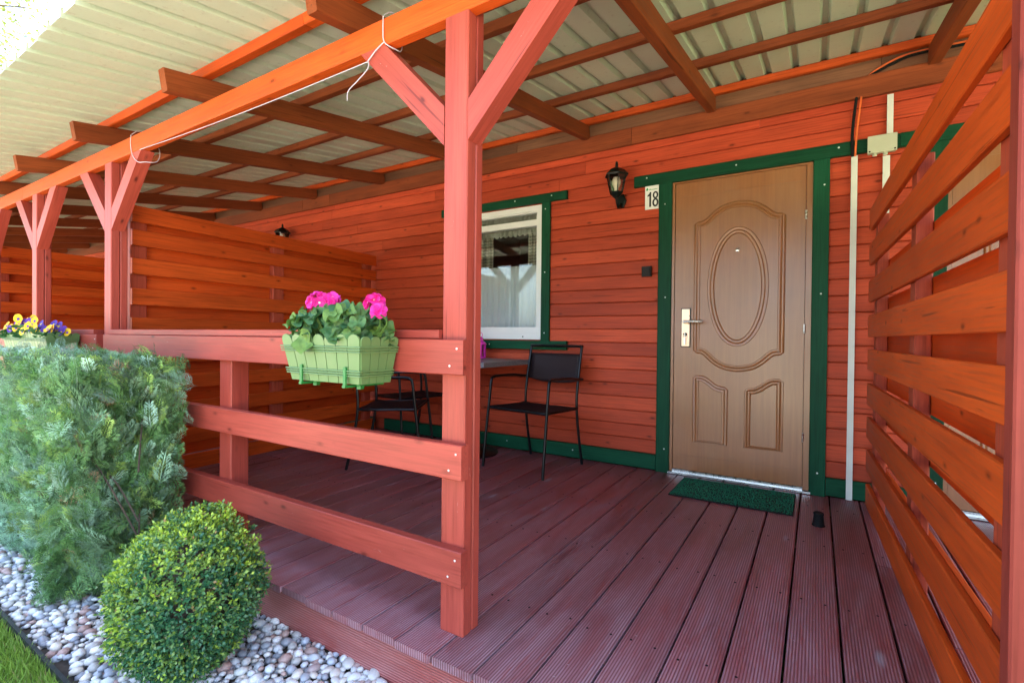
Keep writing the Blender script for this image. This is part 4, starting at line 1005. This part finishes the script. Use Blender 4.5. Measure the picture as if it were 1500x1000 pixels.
# ================================================================== PEBBLES, EDGING, GRASS
def pebble_mesh(seed):
    import bmesh
    bm = bmesh.new(); bmesh.ops.create_icosphere(bm, subdivisions=2 if seed < 4 else 1, radius=1); rr = random.Random(seed)
    ph = [rr.uniform(0, 6) for _ in range(4)]
    for v_ in bm.verts:
        p = v_.co; k = 1 + .13 * math.sin(2.1 * p.x + ph[0]) * math.cos(1.7 * p.y + ph[1]) + .09 * math.sin(3.1 * p.z + ph[2]); v_.co = V((p.x * k * 1.12, p.y * k * .86, p.z * k * .60))
    me = bpy.data.meshes.new('pebble'); bm.to_mesh(me); bm.free(); me.polygons.foreach_set('use_smooth', [True] * len(me.polygons))
    return me
PM = [pebble_mesh(s) for s in range(4)]; PL = [pebble_mesh(s + 4) for s in range(4)]
for me in PM: me.materials.append(M['pebble'])
# poisson-ish layout on the bed
pts = []; cell = {}
def try_add(x, y, r):
    cx, cy = int(x / .05), int(y / .05)
    for a in range(cx - 1, cx + 2):
        for b in range(cy - 1, cy + 2):
            for (u, v_, r_) in cell.get((a, b), ()):
                if (u - x) ** 2 + (v_ - y) ** 2 < (.74 * (r + r_)) ** 2: return False
    cell.setdefault((cx, cy), []).append((x, y, r)); pts.append((x, y, r)); return True
for i in range(40000):
    x_ = random.uniform(-4.6, .35); y_ = random.uniform(.615, 1.148); r = random.choice((.011, .013, .015, .017, .020, .023)) if i > 1500 else random.uniform(.018, .026); try_add(x_, y_, r)
def vis(p):
    x_, y_, r = p
    if x_ > -1.0 or x_ < -3.1: return 9
    q = math.hypot(x_ + .0, y_)
    if (x_ + 1.775) ** 2 + (y_ - .845) ** 2 < .2 ** 2: return 8
    if x_ < -2.6 and y_ > .75: return 7
    return q
order = sorted(pts, key=vis)
for i, (x_, y_, r) in enumerate(order[:300]):
    W = Matrix.Translation((x_, y_, GZ + r * .30 + random.uniform(0, .008))) @ Matrix.Rotation(random.uniform(0, 6.28), 4, 'Z') @ Matrix.Rotation(random.gauss(0, .25), 4, 'X') @ Matrix.Scale(r, 4)
    link('pebble', PM[i % 4], W, gb)
pal = np.array([(.30, .32, .36), (.48, .48, .48), (.60, .60, .58), (.42, .40, .38), (.55, .50, .44), (.36, .24, .21), (.24, .25, .28), (.62, .60, .58), (.50, .52, .54)])
rest = order[300:]; vs_, fs_, ts_ = [], [], []; off = 0
low = [(p[0] + random.uniform(-.02, .02), p[1] + random.uniform(-.015, .015), p[2], -.007) for p in pts] + [(*p, random.uniform(.002, .012)) for p in rest]
for s, me in enumerate(PL):
    bv = np.array([v_.co[:] for v_ in me.vertices]); bf = np.array([p.vertices[:] for p in me.polygons]); sub = np.array(low[s::4]); n = len(sub); a = rng.uniform(0, 6.28, n)
    Rm = np.zeros((n, 3, 3)); Rm[:, 0, 0] = np.cos(a); Rm[:, 0, 1] = -np.sin(a); Rm[:, 1, 0] = np.sin(a); Rm[:, 1, 1] = np.cos(a); Rm[:, 2, 2] = 1
    v, f = instance(bv, bf, Rm, np.stack([sub[:, 0], sub[:, 1], GZ + sub[:, 2] * .3 + sub[:, 3]], 1), sub[:, 2]); vs_.append(v); fs_.append(f + off); off += len(v)
    ts_.append(np.repeat(pal[rng.integers(0, len(pal), n)] * rng.uniform(.8, 1.15, (n, 1)), len(bv), 0))
v, f, c_ = np.concatenate(vs_), np.concatenate(fs_), np.concatenate(ts_)
o = np_mesh('pebbles', v, f, np.concatenate([c_, np.ones((len(c_), 1))], 1), 'pebble', Matrix(), gb, True); o['kind'] = 'stuff'
for me in PM:
    a = me.attributes.new('tint', 'FLOAT_COLOR', 'POINT'); a.data.foreach_set('color', [0.] * (4 * len(me.vertices)))
ed = MB(); pth = [(-7, .585), (-3.4, .588), (-2.6, .584), (-2.0, .578), (-1, .572), (.9, .58)]
ep = smooth_path([(x_, y_, 0) for x_, y_ in pth], 8); v = []; f = []
for p in ep: v += [(p.x, p.y - .006, GZ - .05), (p.x, p.y - .006, GZ + .030), (p.x, p.y + .006, GZ + .030), (p.x, p.y + .006, GZ - .05)]
for i in range(len(ep) - 1):
    for j in range(4): f.append((4 * i + j, 4 * i + (j + 1) % 4, 4 * i + 4 + (j + 1) % 4, 4 * i + 4 + j))
eo = ed.add(v, f).build('lawn_edging', 'edging'); tag(eo, 'black plastic edging between lawn and pebbles', 'edging')
NG = 70000; gx = rng.uniform(-4.2, .8, NG); gy = .572 - rng.random(NG) ** 1.4 * 1.3; a = rng.uniform(0, 6.28, NG); h = rng.uniform(.025, .062, NG); ln_x, ln_y = rng.normal(0, .016, NG), rng.normal(0, .014, NG) - .002; wd = rng.uniform(.0012, .0024, NG)
z0 = np.full(NG, GZ - .013); ca, sa = np.cos(a) * wd, np.sin(a) * wd
P0 = np.stack([gx - ca, gy - sa, z0], 1); P1 = np.stack([gx + ca, gy + sa, z0], 1); P2 = np.stack([gx + ca * .8 + ln_x * .4, gy + sa * .8 + ln_y * .4, z0 + h * .6], 1); P3 = np.stack([gx - ca * .8 + ln_x * .4, gy - sa * .8 + ln_y * .4, z0 + h * .6], 1); P4 = np.stack([gx + ln_x, np.minimum(gy + ln_y, .592), z0 + h], 1)
v = np.stack([P0, P1, P2, P3, P4], 1).reshape(-1, 3); b_ = np.arange(NG)[:, None] * 5; f = np.concatenate([b_ + np.array([[0, 1, 2]]), b_ + np.array([[0, 2, 3]]), b_ + np.array([[3, 2, 4]])])
tcol = np.array([.17, .30, .04]) + rng.random((NG, 1)) * np.array([.085, .09, .02]); dry = rng.random(NG) < .05; tcol[dry] = (.30, .25, .10)
o = np_mesh('grass', v, f, np.concatenate([np.repeat(tcol, 5, 0), np.ones((NG * 5, 1))], 1), 'grassblade'); tag(o, 'short green grass blades at the lawn edge', 'grass', kind='stuff')

# ================================================================== TREES BEYOND THE ROOF
def tree(x, y, h, crown, label, seed, colr):
    rr = random.Random(seed); g = np.random.default_rng(seed)
    t = thing('tree', (x, y, GZ), label, 'tree', 'trees beyond the porch roof')
    tr = MB(); tr.tube(smooth_path([(x, y, GZ - .2), (x + .15, y, h * .3), (x - .1, y + .1, h * .6), (x, y, h * .93)], 4), .2, 9, radii=[.30 - .27 * i / 12 for i in range(13)])
    tips = []
    for k in range(34):
        z = h * rr.uniform(.28, .92); a = rr.uniform(0, 6.28); l = crown * (1.05 - .55 * z / h) * rr.uniform(.6, 1.1); e = V((x + l * math.cos(a), y + l * math.sin(a), z + l * rr.uniform(.2, .7)))
        pts_ = smooth_path([(x, y, z), tuple((V((x, y, z)) + e) / 2 + V((0, 0, .2))), tuple(e)], 3); tr.tube(pts_, .05, 5, radii=[.07 - .06 * i / (len(pts_) - 1) for i in range(len(pts_))])
        tips += [pts_[3], pts_[4], e]
    tr.build('trunk', 'bark', t, None, True)
    tp = np.array([p[:] for p in tips]); n = 9000; c0 = tp[g.integers(0, len(tp), n)] + g.normal(0, crown * .16, (n, 3)); s = g.uniform(.10, .2, n)
    v, f = instance(lb, lfaces, basis(g.normal(size=(n, 3)), g.normal(size=(n, 3))), c0, s); cc = np.array(colr) * g.uniform(.7, 1.3, (n, 1))
    o = np_mesh('crown', v - np.array(WLD[t.name].translation), f, np.concatenate([np.repeat(cc, 5, 0), np.ones((n * 5, 1))], 1), 'leaf', WLD[t.name], t)
tree(-24, 3.5, 15, 4.0, 'pale yellow-green tree top showing left of the roof edge, nearest the corner', 3, (.16, .19, .05))
tree(-30, 12.0, 17, 4.5, 'sunlit tree beyond the roof edge, behind the nearer tree', 4, (.20, .18, .06))
tree(-33, -2.0, 14, 4.2, 'tall light green tree farthest left beyond the lawn', 5, (.14, .18, .05))
